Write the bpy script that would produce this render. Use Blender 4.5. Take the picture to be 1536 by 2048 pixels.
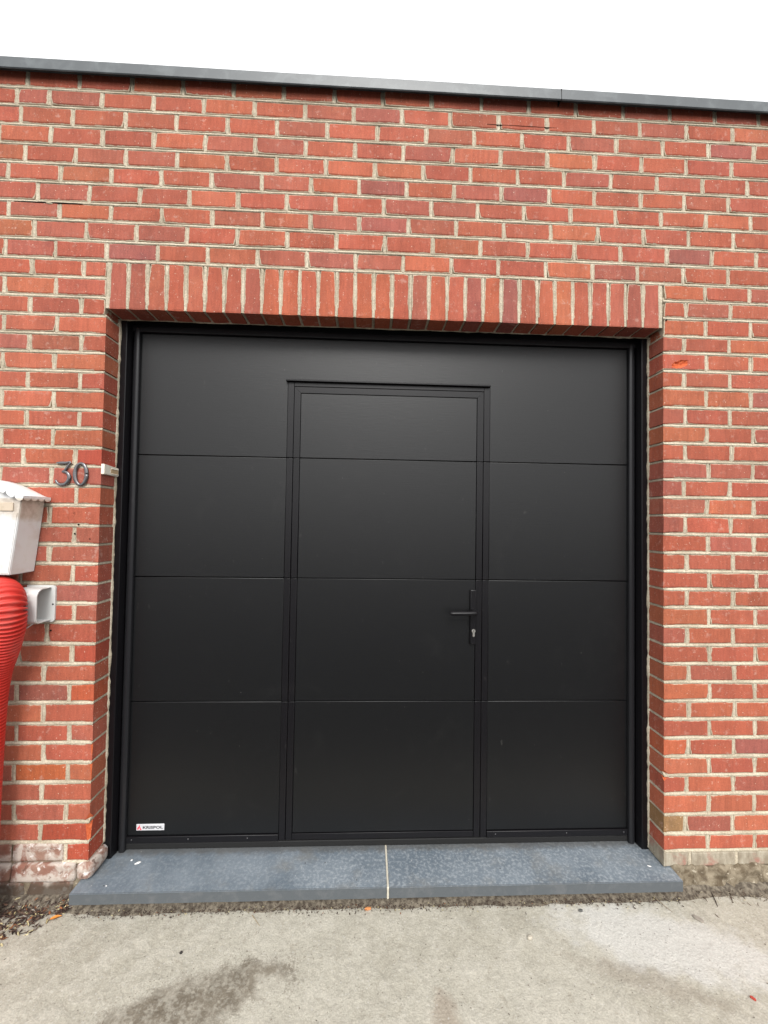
import bpy, bmesh, math, random
from mathutils import Vector, Matrix, noise

for o in list(bpy.data.objects):
    bpy.data.objects.remove(o)
SC = bpy.context.scene
COL = SC.collection
PI = math.pi
# ------------------------------------------------------------------ camera
CAM = Vector((1.06152, -1.62765, 0.11003))
FPX = 800.0                                   # focal length in pixels of the 1536 wide photograph
yaw, pitch, roll = 0.04011, 0.02455, 0.01535
_fw = Vector((math.sin(yaw) * math.cos(pitch), math.cos(yaw) * math.cos(pitch), math.sin(pitch)))
_r0 = Vector((math.cos(yaw), -math.sin(yaw), 0))
_u0 = _r0.cross(_fw)
_r = math.cos(roll) * _r0 + math.sin(roll) * _u0
_u = -math.sin(roll) * _r0 + math.cos(roll) * _u0
cd = bpy.data.cameras.new('camera')
cd.sensor_fit = 'HORIZONTAL'
cd.sensor_width = 36.0
cd.lens = FPX / 1536 * 36.0
cd.clip_start = 0.02
cd.clip_end = 500
cam = bpy.data.objects.new('camera', cd)
COL.objects.link(cam)
m3 = Matrix((_r, _u, -_fw)).transposed()
cam.matrix_world = Matrix.Translation(CAM) @ m3.to_4x4()
SC.camera = cam


def proj(P):
    d = Vector(P) - CAM
    w = d.dot(_fw)
    return 768 + FPX * d.dot(_r) / w, 1024 - FPX * d.dot(_u) / w


# ------------------------------------------------------------------ sky, sun, exposure
SUN_EL, SUN_AZ = math.radians(40), math.radians(178)      # azimuth clockwise from +y
W_ = bpy.data.worlds.new('World')
SC.world = W_
W_.use_nodes = True
wn = W_.node_tree
wn.nodes.clear()
sky = wn.nodes.new('ShaderNodeTexSky')
sky.sky_type = 'NISHITA'
sky.sun_disc = False
sky.sun_elevation = SUN_EL
sky.sun_rotation = SUN_AZ
sky.air_density = 1.0
sky.dust_density = 6.0
sky.ozone_density = 1.0
hs = wn.nodes.new('ShaderNodeHueSaturation')              # overcast: the cloud layer has no blue of its own
hs.inputs['Saturation'].default_value = 0.10
bg = wn.nodes.new('ShaderNodeBackground')
bg.inputs['Strength'].default_value = 0.15
wo = wn.nodes.new('ShaderNodeOutputWorld')
wn.links.new(sky.outputs[0], hs.inputs['Color'])
cl = wn.nodes.new('ShaderNodeMix')                         # an even cloud layer over the clear sky
cl.data_type = 'RGBA'
cl.inputs[0].default_value = 0.75
cl.inputs[7].default_value = (8.0, 8.0, 8.05, 1)
wn.links.new(hs.outputs[0], cl.inputs[6])
wn.links.new(cl.outputs[2], bg.inputs['Color'])
wn.links.new(bg.outputs[0], wo.inputs['Surface'])
sl = bpy.data.lights.new('sun', 'SUN')
sl.energy = 1.5
sl.angle = math.radians(26)
sl.color = (1.0, 0.975, 0.94)
so = bpy.data.objects.new('sun', sl)
COL.objects.link(so)
sd = Vector((math.sin(SUN_AZ) * math.cos(SUN_EL), math.cos(SUN_AZ) * math.cos(SUN_EL), math.sin(SUN_EL)))
so.rotation_euler = (-sd).to_track_quat('-Z', 'Y').to_euler()
so.location = (1, -6, 8)
SC.view_settings.view_transform = 'Standard'
SC.view_settings.look = 'None'
SC.view_settings.gamma = 1.0
SC.view_settings.use_curve_mapping = False
SC.view_settings.exposure = 0.70
SC.render.engine = 'CYCLES'
SC.cycles.max_bounces = 5
SC.cycles.diffuse_bounces = 3
SC.cycles.glossy_bounces = 3

# ------------------------------------------------------------------ numbers read from the photograph (metres)
WO = 2.300                 # opening width between the brick corners, left corner at x = 0
Z_SLAB = -1.292
Z_GR = -1.377
Z_SOF = 0.949
BED = 0.0767
ZL = [-1.2995, -1.2251, -1.1499, -1.0727, -0.9972, -0.9213, -0.8453, -0.7694, -0.6951, -0.6152, -0.5387, -0.4649, -0.3865, -0.3032, -0.2290, -0.1519, -0.0732, 0.0018, 0.0771, 0.1573, 0.2338, 0.3117, 0.3862, 0.4631, 0.5368, 0.6149, 0.6915, 0.7673, 0.8426, 0.9173, 0.9934, 1.0719, 1.1447, 1.2228, 1.3033, 1.3763, 1.4572, 1.5334, 1.6099, 1.6885, 1.7674, 1.8412, 1.918]
ZR = [-1.2935, -1.2256, -1.1565, -1.0778, -0.9948, -0.9186, -0.8427, -0.7661, -0.6899, -0.6144, -0.5373, -0.4616, -0.3847, -0.3071, -0.2290, -0.1533, -0.0778, -0.0009, 0.0768, 0.1556, 0.2313, 0.3077, 0.3838, 0.4604, 0.5356, 0.6129, 0.6939, 0.7679, 0.8456, 0.9163, 0.9936, 1.0680, 1.1406, 1.2212, 1.3013, 1.3826, 1.4581, 1.5357, 1.6132, 1.6929, 1.7693, 1.8452, 1.922]
UP = {24: ((-0.34, -0.136), (2.332, 2.53, 2.728), 12), 23: ((-0.379, -0.251, -0.045), (2.199, 2.405, 2.612), 11),
      22: ((-0.361, -0.157, 0.05), (2.3, 2.502, 2.707), 11), 21: ((-0.241, -0.038), (2.205, 2.403, 2.605), 11),
      20: ((-0.338, -0.141, 0.057), (2.274, 2.475, 2.676), 11), 19: ((-0.401, -0.198, 0.001), (2.203, 2.394, 2.59), 11),
      18: ((-0.285, -0.082), (2.292, 2.49, 2.69), 12), 17: ((-0.394, -0.196, 0.004), (2.215, 2.413, 2.613), 11),
      16: ((-0.292, -0.09), (2.317, 2.515, 2.714), 12), 15: ((-0.401, -0.207, -0.007), (2.39, 2.587), 12)}
RT = {14: (2.485, 2.681), 13: (2.400, 2.597), 12: (2.487, 2.686), 11: (2.392, 2.591), 10: (2.490, 2.686), 9: (2.393, 2.593), 8: (2.488, 2.686), 7: (2.397, 2.592), 6: (2.491, 2.694), 5: (2.396, 2.599), 4: (2.496, 2.692), 3: (2.390, 2.591), 2: (2.490, 2.695), 1: (2.395, 2.594), 0: (2.493, 2.694), -1: (2.402, 2.601), -2: (2.498, 2.703), -3: (2.401, 2.601), -4: (2.496, 2.698), -5: (2.402, 2.600), -6: (2.498, 2.697), -7: (2.409, 2.606), -8: (2.498, 2.694), -9: (2.408, 2.605), -10: (2.496, 2.693), -11: (2.405, 2.599), -12: (2.494, 2.691), -13: (2.398, 2.598), -14: (2.491, 2.688), -15: (2.392, 2.593), -16: (2.487, 2.688), -17: (2.411, 2.61)}
LT = {14: (-0.295, -0.094), 13: (-0.399, -0.199), 12: (-0.297, -0.098), 11: (-0.394, -0.191), 10: (-0.294, -0.094), 9: (-0.395, -0.195), 8: (-0.295, -0.093), 7: (-0.392, -0.194), 6: (-0.294, -0.092), 5: (-0.389, -0.192), 4: (-0.301, -0.102), 3: (-0.388, -0.191), 2: (-0.291, -0.093), 1: (-0.191,), 0: (-0.096,), -1: (-0.189,), -2: (-0.096,), -3: (-0.189,), -4: (-0.086,), -5: (-0.188,), -6: (-0.292, -0.089), -7: (-0.193,), -8: (-0.293, -0.094), -9: (-0.189,), -10: (-0.289, -0.090), -11: (-0.185,), -12: (-0.293, -0.090), -13: (-0.186,), -14: (-0.287, -0.091), -15: (-0.186,), -16: (-0.088,)}
X0, X1 = -1.35, 3.65       # the stretch of wall that is built


def zb(k, x):              # height of bed joint k at x
    a, b = ZL[k + 17], ZR[k + 17]
    t = min(1.15, max(-0.15, x / WO))
    return a + (b - a) * t


# ------------------------------------------------------------------ helpers
def nz(x, y, z):
    return noise.noise(Vector((x, y, z)))


def link(name, me, parent=None, mat=None):
    o = bpy.data.objects.new(name, me)
    COL.objects.link(o)
    if mat is not None and me is not None:
        for m_ in (mat if isinstance(mat, (list, tuple)) else (mat,)):
            me.materials.append(m_)
    if parent is not None:
        o.parent = parent
    return o


def empty(name, loc=(0, 0, 0)):
    o = bpy.data.objects.new(name, None)
    o.empty_display_size = 0.05
    COL.objects.link(o)
    o.location = loc
    return o


def tag(o, label=None, cat=None, group=None, kind=None):
    if label: o['label'] = label
    if cat: o['category'] = cat
    if group: o['group'] = group
    if kind: o['kind'] = kind
    return o


def mesh(name, v, f, smooth=False):
    me = bpy.data.meshes.new(name)
    me.from_pydata([tuple(p) for p in v], [], f)
    me.update()
    if smooth:
        me.polygons.foreach_set('use_smooth', [True] * len(me.polygons))
    return me


class MB:
    def __init__(s):
        s.v, s.f = [], []

    def add(s, v, f):
        b = len(s.v)
        s.v += [tuple(p) for p in v]
        s.f += [tuple(i + b for i in q) for q in f]

    def box(s, x0, x1, y0, y1, z0, z1):
        s.add([(x0, y0, z0), (x1, y0, z0), (x1, y1, z0), (x0, y1, z0), (x0, y0, z1), (x1, y0, z1), (x1, y1, z1), (x0, y1, z1)],
              [(0, 3, 2, 1), (4, 5, 6, 7), (0, 1, 5, 4), (1, 2, 6, 5), (2, 3, 7, 6), (3, 0, 4, 7)])

    def build(s, name, mat, parent=None, smooth=False):
        return link(name, mesh(name, s.v, s.f, smooth), parent, mat)


def bevel_box(name, x0, x1, y0, y1, z0, z1, mat, parent=None, b=0.002, seg=2, org=None):
    """box with rounded edges; its origin is the centre of its front face"""
    c = Vector(((x0 + x1) / 2, y0, (z0 + z1) / 2)) if org is None else Vector(org)
    bm = bmesh.new()
    bmesh.ops.create_cube(bm, size=1.0)
    for v in bm.verts:
        v.co = Vector((x0 + (v.co.x + .5) * (x1 - x0), y0 + (v.co.y + .5) * (y1 - y0), z0 + (v.co.z + .5) * (z1 - z0))) - c
    if b > 0:
        bmesh.ops.bevel(bm, geom=bm.edges[:], offset=b, segments=seg, affect='EDGES', profile=0.5)
    me = bpy.data.meshes.new(name)
    bm.to_mesh(me)
    bm.free()
    if seg > 1 and b > 0:
        me.polygons.foreach_set('use_smooth', [max(abs(x) for x in p.normal) < .999 for p in me.polygons])
        me.update()
    o = link(name, me, parent, mat)
    o.location = c
    return o


def sweep(path, rad, segs=12, flat=1.0, up=Vector((0, 1, 0)), cap=True):
    """tube along a path; rad per point; flat squeezes the section along `up`"""
    P = [Vector(p) for p in path]
    v, f = [], []
    n = len(P)
    for i, p in enumerate(P):
        t = (P[min(n - 1, i + 1)] - P[max(0, i - 1)]).normalized()
        a = up - t * up.dot(t)
        if a.length < 1e-4:
            a = Vector((1, 0, 0)) - t * t.x
        a.normalize()
        b = t.cross(a)
        r = rad[i] if isinstance(rad, (list, tuple)) else rad
        for j in range(segs):
            th = 2 * PI * j / segs
            v.append(p + a * (math.sin(th) * r * flat) + b * (math.cos(th) * r))
    for i in range(n - 1):
        for j in range(segs):
            f.append((i * segs + j, i * segs + (j + 1) % segs, (i + 1) * segs + (j + 1) % segs, (i + 1) * segs + j))
    if cap:
        f.append(tuple(range(segs))[::-1])
        f.append(tuple((n - 1) * segs + j for j in range(segs)))
    return v, f


def spline(pts, n):
    """Catmull-Rom through pts, n points per span"""
    P = [Vector(p) for p in pts]
    out = []
    for i in range(len(P) - 1):
        p0, p1, p2, p3 = P[max(0, i - 1)], P[i], P[i + 1], P[min(len(P) - 1, i + 2)]
        for j in range(n):
            t = j / n
            out.append(0.5 * ((2 * p1) + (p2 - p0) * t + (2 * p0 - 5 * p1 + 4 * p2 - p3) * t * t + (3 * p1 - p0 - 3 * p2 + p3) * t ** 3))
    out.append(P[-1])
    return out


# ------------------------------------------------------------------ materials
class NT:
    def __init__(s, name):
        s.m = bpy.data.materials.new(name)
        s.m.use_nodes = True
        s.t = s.m.node_tree
        s.t.nodes.clear()
        s.out = s.t.nodes.new('ShaderNodeOutputMaterial')
        s.b = s.t.nodes.new('ShaderNodeBsdfPrincipled')
        s.t.links.new(s.b.outputs[0], s.out.inputs[0])
        s._pos = None

    def put(s, sock, val):
        if isinstance(val, bpy.types.NodeSocket):
            s.t.links.new(val, sock)
        elif isinstance(val, (tuple, list)) and len(val) == 3 and sock.type == 'RGBA':
            sock.default_value = (*val, 1)
        else:
            sock.default_value = val

    def node(s, ty, **kw):
        n = s.t.nodes.new(ty)
        for k, v in kw.items():
            setattr(n, k, v)
        return n

    def pos(s):
        if s._pos is None:
            s._pos = s.node('ShaderNodeNewGeometry').outputs['Position']
        return s._pos

    def vec(s, sx, sy, sz, ox=0, oy=0, oz=0, rz=0, ry=0, src=None):
        n = s.node('ShaderNodeMapping')
        s.put(n.inputs['Vector'], src or s.pos())
        n.inputs['Scale'].default_value = (sx, sy, sz)
        n.inputs['Location'].default_value = (ox, oy, oz)
        n.inputs['Rotation'].default_value = (0, ry, rz)
        return n.outputs[0]

    def noise(s, scale, detail=3, rough=0.55, vec=None, dist=0.0):
        n = s.node('ShaderNodeTexNoise')
        s.put(n.inputs['Vector'], vec or s.pos())
        n.inputs['Scale'].default_value = scale
        n.inputs['Detail'].default_value = detail
        n.inputs['Roughness'].default_value = rough
        n.inputs['Distortion'].default_value = dist
        return n.outputs['Fac']

    def voro(s, scale, vec=None, out='Distance', rnd=1.0):
        n = s.node('ShaderNodeTexVoronoi')
        s.put(n.inputs['Vector'], vec or s.pos())
        n.inputs['Scale'].default_value = scale
        n.inputs['Randomness'].default_value = rnd
        return n.outputs[out]

    def voro2(s, scale, vec=None):
        n = s.node('ShaderNodeTexVoronoi')
        s.put(n.inputs['Vector'], vec or s.pos())
        n.inputs['Scale'].default_value = scale
        return n.outputs['Distance'], s.sep(n.outputs['Color'])[0]

    def math(s, op, a, b=0.0, c=0.0, clamp=False):
        n = s.node('ShaderNodeMath', operation=op, use_clamp=clamp)
        s.put(n.inputs[0], a)
        s.put(n.inputs[1], b)
        if op in ('MULTIPLY_ADD', 'SMOOTH_MIN', 'SMOOTH_MAX'):
            s.put(n.inputs[2], c)
        return n.outputs[0]

    def ramp(s, x, a, b, lo=0.0, hi=1.0, smooth=True):
        n = s.node('ShaderNodeMapRange', interpolation_type='SMOOTHSTEP' if smooth else 'LINEAR')
        s.put(n.inputs['Value'], x)
        n.inputs['From Min'].default_value = a
        n.inputs['From Max'].default_value = b
        n.inputs['To Min'].default_value = lo
        n.inputs['To Max'].default_value = hi
        return n.outputs[0]

    def mix(s, f, a, b, blend='MIX'):
        n = s.node('ShaderNodeMix', data_type='RGBA', blend_type=blend)
        s.put(n.inputs[0], f)
        s.put(n.inputs[6], a)
        s.put(n.inputs[7], b)
        return n.outputs[2]

    def gain(s, col, val):
        """colour times a value"""
        n = s.node('ShaderNodeVectorMath', operation='SCALE')
        s.put(n.inputs[0], col)
        s.put(n.inputs['Scale'], val)
        return n.outputs[0]

    def sep(s, v):
        n = s.node('ShaderNodeSeparateXYZ')
        s.put(n.inputs[0], v)
        return n.outputs

    def bump(s, h, strength=0.5, dist=0.002, prev=None):
        n = s.node('ShaderNodeBump')
        n.inputs['Strength'].default_value = strength
        n.inputs['Distance'].default_value = dist
        s.put(n.inputs['Height'], h)
        if prev is not None:
            s.put(n.inputs['Normal'], prev)
        return n.outputs[0]

    def done(s, col=None, rough=0.7, normal=None, spec=0.5, metal=0.0):
        if col is not None: s.put(s.b.inputs['Base Color'], col)
        s.put(s.b.inputs['Roughness'], rough)
        if normal is not None: s.put(s.b.inputs['Normal'], normal)
        s.b.inputs['Specular IOR Level'].default_value = spec
        s.b.inputs['Metallic'].default_value = metal
        return s.m


MORT_A, MORT_B = (0.40, 0.345, 0.255), (0.55, 0.485, 0.372)


def mortar_col(t):
    a = t.mix(t.ramp(t.noise(7, 3), .35, .65), MORT_A, MORT_B)
    g = t.ramp(t.noise(160, 4, .65), .3, .75, .72, 1.15)
    c = t.gain(a, g)
    return t.mix(t.ramp(t.noise(28, 4, .6), .60, .74, 0, .5), c, (0.23, 0.205, 0.155))


def brick_material(name, joined=False):
    t = NT(name)
    if joined:
        a = t.node('ShaderNodeAttribute', attribute_name='tint')
        tint = a.outputs['Color']
        rnd = a.outputs['Alpha']
    else:
        oi = t.node('ShaderNodeObjectInfo')
        tint = oi.outputs['Color']
        rnd = oi.outputs['Random']
    e = t.node('ShaderNodeAttribute', attribute_name='edge').outputs['Fac']
    # dark, slightly purple burnt blotches and dragged vertical marks
    n1 = t.noise(11, 4, .55)
    c = t.mix(t.ramp(n1, .52, .74, 0, .5), tint, t.mix(1.0, tint, (0.74, 0.82, .98), 'MULTIPLY'))
    n0 = t.noise(8, 3, .5, vec=t.vec(1, 1, 1, 5, 3, 9))
    c = t.mix(t.ramp(n0, .55, .75, 0, .5), c, t.mix(1.0, c, (1.15, 1.32, 1.25), 'MULTIPLY'))
    st = t.noise(1, 4, .6, vec=t.vec(95, 95, 14))
    c = t.gain(c, t.ramp(st, .3, .7, .86, 1.14, False))
    n2 = t.noise(230, 4, .7)
    c = t.gain(c, t.ramp(n2, .25, .75, .72, 1.28, False))
    # scuffs: pale dust
    sc = t.math('MULTIPLY', t.ramp(t.noise(34, 3, .7), .56, .70), t.ramp(n0, .36, .58))
    c = t.mix(t.math('MULTIPLY', sc, .38), c, (0.50, 0.33, 0.27))
    # lime specks
    vd, vc = t.voro2(75)
    sp = t.math('MULTIPLY', t.ramp(vd, .10, .17, 1, 0), t.math('GREATER_THAN', vc, .86))
    vd2, vc2 = t.voro2(170)
    sp2 = t.math('MULTIPLY', t.ramp(vd2, .14, .24, 1, 0), t.math('GREATER_THAN', vc2, .90))
    sp = t.math('MAXIMUM', sp, t.math('MULTIPLY', sp2, .7))
    c = t.mix(t.math('MULTIPLY', sp, .75), c, (0.62, 0.50, 0.40))
    dk = t.math('MULTIPLY', t.ramp(vd, .08, .15, 1, 0), t.math('LESS_THAN', vc, .09))
    c = t.mix(t.math('MULTIPLY', dk, .7), c, (0.05, 0.025, 0.02))
    # large scale weathering: rain streaks and soot
    ws = t.noise(1, 4, .6, vec=t.vec(9, 9, .9))
    c = t.gain(c, t.ramp(ws, .35, .65, .88, 1.08, False))
    # mortar dragged over the edges of the brick
    mk = t.math('SUBTRACT', t.math('ADD', t.math('MULTIPLY', t.noise(70, 4, .65), .9), t.math('MULTIPLY', t.noise(13, 2), .9)), .52)
    mk = t.math('SUBTRACT', mk, t.math('MULTIPLY', e, .72))
    mk = t.ramp(mk, 0.0, .13)
    c = t.mix(t.math('MULTIPLY', mk, .9), c, t.gain((0.46, 0.395, 0.295), t.ramp(n2, .25, .75, .75, 1.2, False)))
    h = t.math('ADD', t.math('MULTIPLY', n2, .5), t.math('MULTIPLY', st, .35))
    return t.done(c, t.ramp(n1, .3, .7, .78, .92), t.bump(h, .55, .0016), .35)


def mortar_material():
    t = NT('mortar')
    c = mortar_col(t)
    h = t.math('ADD', t.noise(150, 5, .7), t.math('MULTIPLY', t.noise(45, 3), .9))
    return t.done(c, .95, t.bump(h, .8, .003), .2)


def fresh_brick_material():
    t = NT('fresh_brick_break')
    n = t.noise(140, 4, .7)
    c = t.mix(t.ramp(n, .35, .7), (0.46, 0.085, 0.030), (0.60, 0.15, 0.060))
    return t.done(c, .95, t.bump(n, .8, .003), .2)


def old_brick_material():
    t = NT('whitewashed_old_brick')
    n = t.noise(16, 5, .6, dist=.4)
    c = t.mix(t.ramp(t.noise(9, 3), .35, .65), (0.20, 0.085, 0.06), (0.26, 0.16, 0.12))
    c = t.mix(t.ramp(n, .43, .58, 0, .9), c, (0.46, 0.41, 0.36))
    c = t.mix(t.ramp(t.noise(26, 4, .6, vec=t.vec(1, 1, 1, 4, 4, 4)), .56, .66, 0, .9), c, (0.66, 0.63, 0.60))
    c = t.mix(t.ramp(t.noise(38, 4, .6, vec=t.vec(1, 1, 1, 8, 1, 2)), .60, .68, 0, .75), c, (0.10, 0.055, 0.04))
    # damp dirt creeping up from the ground
    z = t.sep(t.pos())[2]
    d = t.ramp(t.math('ADD', z, t.math('MULTIPLY', t.noise(22, 4), .06)), -1.290, -1.255, .9, 0)
    c = t.mix(d, c, (0.065, 0.05, 0.035))
    h = t.math('ADD', t.math('MULTIPLY', n, .8), t.math('MULTIPLY', t.noise(120, 4, .7), .5))
    return t.done(c, .85, t.bump(h, .8, .004), .3)


def cement_brick_material():
    t = NT('cement_smeared_brick')
    n = t.noise(15, 5, .6, dist=.4)
    b = t.gain(t.mix(.5, (0.28, 0.13, 0.10), (0.32, 0.18, 0.14)), t.ramp(t.noise(200, 4, .7), .25, .75, .8, 1.2, False))
    cem = t.mix(t.ramp(t.noise(30, 5, .65, vec=t.vec(1, 1, .35)), .35, .65), (0.22, 0.19, 0.14), (0.36, 0.33, 0.26))
    c = t.mix(t.ramp(n, .30, .50, 0, .95), b, cem)
    c = t.mix(t.ramp(t.noise(48, 4, .6, vec=t.vec(1, 1, 1, 8, 1, 2)), .64, .70, 0, .7), c, (0.55, 0.51, 0.44))
    h = t.math('ADD', n, t.math('MULTIPLY', t.noise(120, 4, .7), .6))
    return t.done(c, .95, t.bump(h, .8, .004), .2)


def footing_material():
    t = NT('rough_footing')
    n = t.noise(20, 6, .65, dist=.5)
    c = t.mix(t.ramp(n, .35, .62), (0.105, 0.080, 0.052), (0.255, 0.215, 0.155))
    c = t.mix(t.ramp(t.noise(55, 4, .6), .60, .70, 0, .8), c, (0.47, 0.42, 0.33))
    c = t.mix(t.ramp(t.noise(12, 4, .6, vec=t.vec(1, 1, 1, 3, 3, 3)), .55, .68, 0, .7), c, (0.07, 0.05, 0.035))
    return t.done(c, .95, t.bump(t.math('ADD', n, t.math('MULTIPLY', t.noise(150, 4, .7), .5)), .9, .006), .2)


def door_material(name, base, rough, grain=True, dust=0.5):
    t = NT(name)
    z = t.vec(1, 1, 1)
    n = t.noise(1, 4, .6, vec=t.vec(14, 14, 220))
    g = t.noise(420, 3, .6)
    d = t.ramp(t.noise(5, 5, .62, dist=.8), .56, .78, 0, 1)
    d2 = t.ramp(t.noise(28, 4, .6, vec=t.vec(1, 1, .6, 3, 3, 3)), .66, .78, 0, 1)
    dd = t.math('MULTIPLY', t.math('ADD', t.math('MULTIPLY', d, .012), t.math('MULTIPLY', d2, .085)), dust)
    sp = t.math('MULTIPLY', t.ramp(t.voro(38), .035, .06, 1, 0), t.math('GREATER_THAN', t.sep(t.voro(38, out='Color'))[0], .955))
    c = t.mix(dd, base, (0.40, 0.38, 0.35))
    c = t.gain(c, t.ramp(g, .3, .7, .7, 1.35, False))
    c = t.mix(t.math('MULTIPLY', sp, .45 * dust), c, (0.45, 0.43, 0.40))
    r = t.math('ADD', rough, t.math('MULTIPLY', dd, 1.2))
    h = t.math('ADD', t.math('MULTIPLY', n, 1.0 if grain else .1), t.math('MULTIPLY', g, .5))
    return t.done(c, r, t.bump(h, .24 if grain else .06, .0010), .38 if grain else .26)


def stone_material():
    t = NT('bluestone')
    n = t.noise(6, 4, .6)
    c = t.mix(t.ramp(n, .3, .7), (0.108, 0.134, 0.160), (0.172, 0.202, 0.230))
    # tooled, lighter scuffed mottling, stronger on the right-hand slab
    x = t.sep(t.pos())[0]
    m = t.math('MULTIPLY', t.ramp(t.noise(85, 4, .68), .44, .68), t.ramp(t.math('ADD', x, t.math('MULTIPLY', n, 1.6)), 1.2, 2.2, .22, .55))
    c = t.mix(m, c, (0.38, 0.405, 0.42))
    dirt = t.ramp(t.noise(5.5, 5, .65, vec=t.vec(1, 1, 1, 7, 2, 0)), .50, .72, 0, .55)
    c = t.mix(dirt, c, (0.17, 0.165, 0.15))
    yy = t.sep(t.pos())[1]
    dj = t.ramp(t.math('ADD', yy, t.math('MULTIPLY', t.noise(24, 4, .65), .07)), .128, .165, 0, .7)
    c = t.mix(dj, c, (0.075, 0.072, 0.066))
    c = t.gain(c, t.ramp(t.noise(260, 4, .7), .25, .75, .85, 1.15, False))
    sp = t.math('MULTIPLY', t.ramp(t.voro(60), .06, .12, 1, 0), t.math('GREATER_THAN', t.sep(t.voro(60, out='Color'))[0], .90))
    c = t.mix(t.math('MULTIPLY', sp, .8), c, (0.55, 0.55, 0.53))
    sp2 = t.math('MULTIPLY', t.ramp(t.voro(24, vec=t.vec(1, 1, 1, 1, 4, 0)), .05, .09, 1, 0), t.math('GREATER_THAN', t.sep(t.voro(24, vec=t.vec(1, 1, 1, 1, 4, 0), out='Color'))[0], .8))
    c = t.mix(t.math('MULTIPLY', sp2, .8), c, (0.03, 0.03, 0.03))
    h = t.math('ADD', t.noise(75, 5, .65), t.math('MULTIPLY', t.noise(18, 3), .8))
    return t.done(c, t.ramp(n, .3, .7, .42, .6), t.bump(h, .35, .003), .5)


def concrete_material():
    t = NT('concrete_ground')
    big = t.noise(1.7, 4, .55)
    c = t.mix(t.ramp(big, .35, .68), (0.335, 0.313, 0.256), (0.415, 0.393, 0.332))
    mid = t.noise(13, 5, .65, dist=.5)
    c = t.mix(t.ramp(mid, .40, .66, 0, .75), c, (0.43, 0.406, 0.345))
    c = t.mix(t.ramp(t.noise(24, 5, .65, vec=t.vec(1, 1, 1, 9, 2, 0)), .56, .70, 0, .55), c, (0.27, 0.245, 0.195))
    fine = t.noise(190, 4, .7)
    c = t.gain(c, t.ramp(fine, .25, .75, .76, 1.22, False))
    n60 = t.noise(60, 4, .65)
    c = t.gain(c, t.ramp(n60, .3, .7, .90, 1.10, False))
    P = t.pos()

    gr = t.noise(95, 3, .6)

    def ell(cx, cy, rx, ry, rot, wob, nscale, a, b, gran=0.0):
        n = t.node('ShaderNodeMapping', vector_type='TEXTURE')
        t.put(n.inputs['Vector'], P)
        n.inputs['Location'].default_value = (cx, cy, 0)
        n.inputs['Rotation'].default_value = (0, 0, rot)
        n.inputs['Scale'].default_value = (rx, ry, 1e3)
        l = t.node('ShaderNodeVectorMath', operation='LENGTH')
        t.put(l.inputs[0], n.outputs[0])
        d = t.math('ADD', l.outputs['Value'], t.math('MULTIPLY', t.math('SUBTRACT', t.noise(nscale, 4, .65), .5), wob))
        if gran: d = t.math('ADD', d, t.math('MULTIPLY', t.math('SUBTRACT', gr, .5), gran))
        return t.ramp(d, a, b, 1, 0)
    # scoured pale patch right, brown marks
    wht = ell(2.15, -.20, .40, .13, -.25, 1.5, 13, .55, 1.15)
    c = t.mix(t.math('MULTIPLY', wht, .75), c, t.gain((0.50, 0.49, 0.46), t.ramp(fine, .25, .75, .8, 1.2, False)))
    brn = ell(2.00, -.32, .26, .05, -.35, 1.5, 16, .4, 1.1)
    c = t.mix(t.math('MULTIPLY', brn, .28), c, (0.17, 0.13, 0.095))
    brn2 = ell(1.32, -.40, .05, .08, .1, 1.5, 18, .4, 1.1)
    c = t.mix(t.math('MULTIPLY', brn2, .4), c, (0.20, 0.135, 0.09))
    # loose grit: dark and pale grains
    v = t.voro(85)
    vc = t.sep(t.voro(85, out='Color'))
    gd = t.math('MULTIPLY', t.ramp(v, .10, .18, 1, 0), t.math('GREATER_THAN', vc[0], .86))
    gl = t.math('MULTIPLY', t.ramp(v, .12, .30, 1, 0), t.math('GREATER_THAN', vc[1], .70))
    c = t.mix(t.math('MULTIPLY', gd, .7), c, (0.06, 0.045, 0.035))
    c = t.mix(t.math('MULTIPLY', gl, .6), c, (0.48, 0.46, 0.42))
    # damp patch with splashed rim
    w1 = ell(.50, -.362, .32, .098, .34, 1.0, 14, .62, 1.04, .9)
    w2 = ell(.72, -.282, .145, .075, .1, 1.2, 17, .60, 1.04, 1.4)
    ring = ell(.775, -.300, .060, .045, 0, 1.1, 20, .5, 1.05)
    wet = t.math('MAXIMUM', w1, w2)
    near = ell(.58, -.300, .40, .115, .26, 1.2, 9, .55, 1.15)
    dots = t.ramp(gr, .60, .66)
    dots = t.math('MULTIPLY', dots, near)
    wet = t.math('MAXIMUM', t.math('SUBTRACT', wet, t.math('MULTIPLY', ring, .75), clamp=True), t.math('MULTIPLY', dots, .75))
    wet = t.math('MULTIPLY', wet, t.ramp(t.math('ADD', t.math('MULTIPLY', gr, .5), t.math('MULTIPLY', t.noise(26, 4, .65, vec=t.vec(1, 1, 1, 4, 8, 0)), .5)), .40, .56, .45, 1.0))
    wc = t.mix(t.ramp(mid, .35, .65), (0.115, 0.094, 0.068), (0.180, 0.155, 0.118))
    c = t.mix(t.math('MULTIPLY', wet, .92), c, wc)
    h = t.math('ADD', t.math('MULTIPLY', mid, 1.0), t.math('ADD', t.math('MULTIPLY', fine, .4), t.math('MULTIPLY', n60, .8)))
    r = t.math('SUBTRACT', .92, t.math('MULTIPLY', wet, .25))
    return t.done(c, r, t.bump(h, .75, .005), .3)


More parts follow.
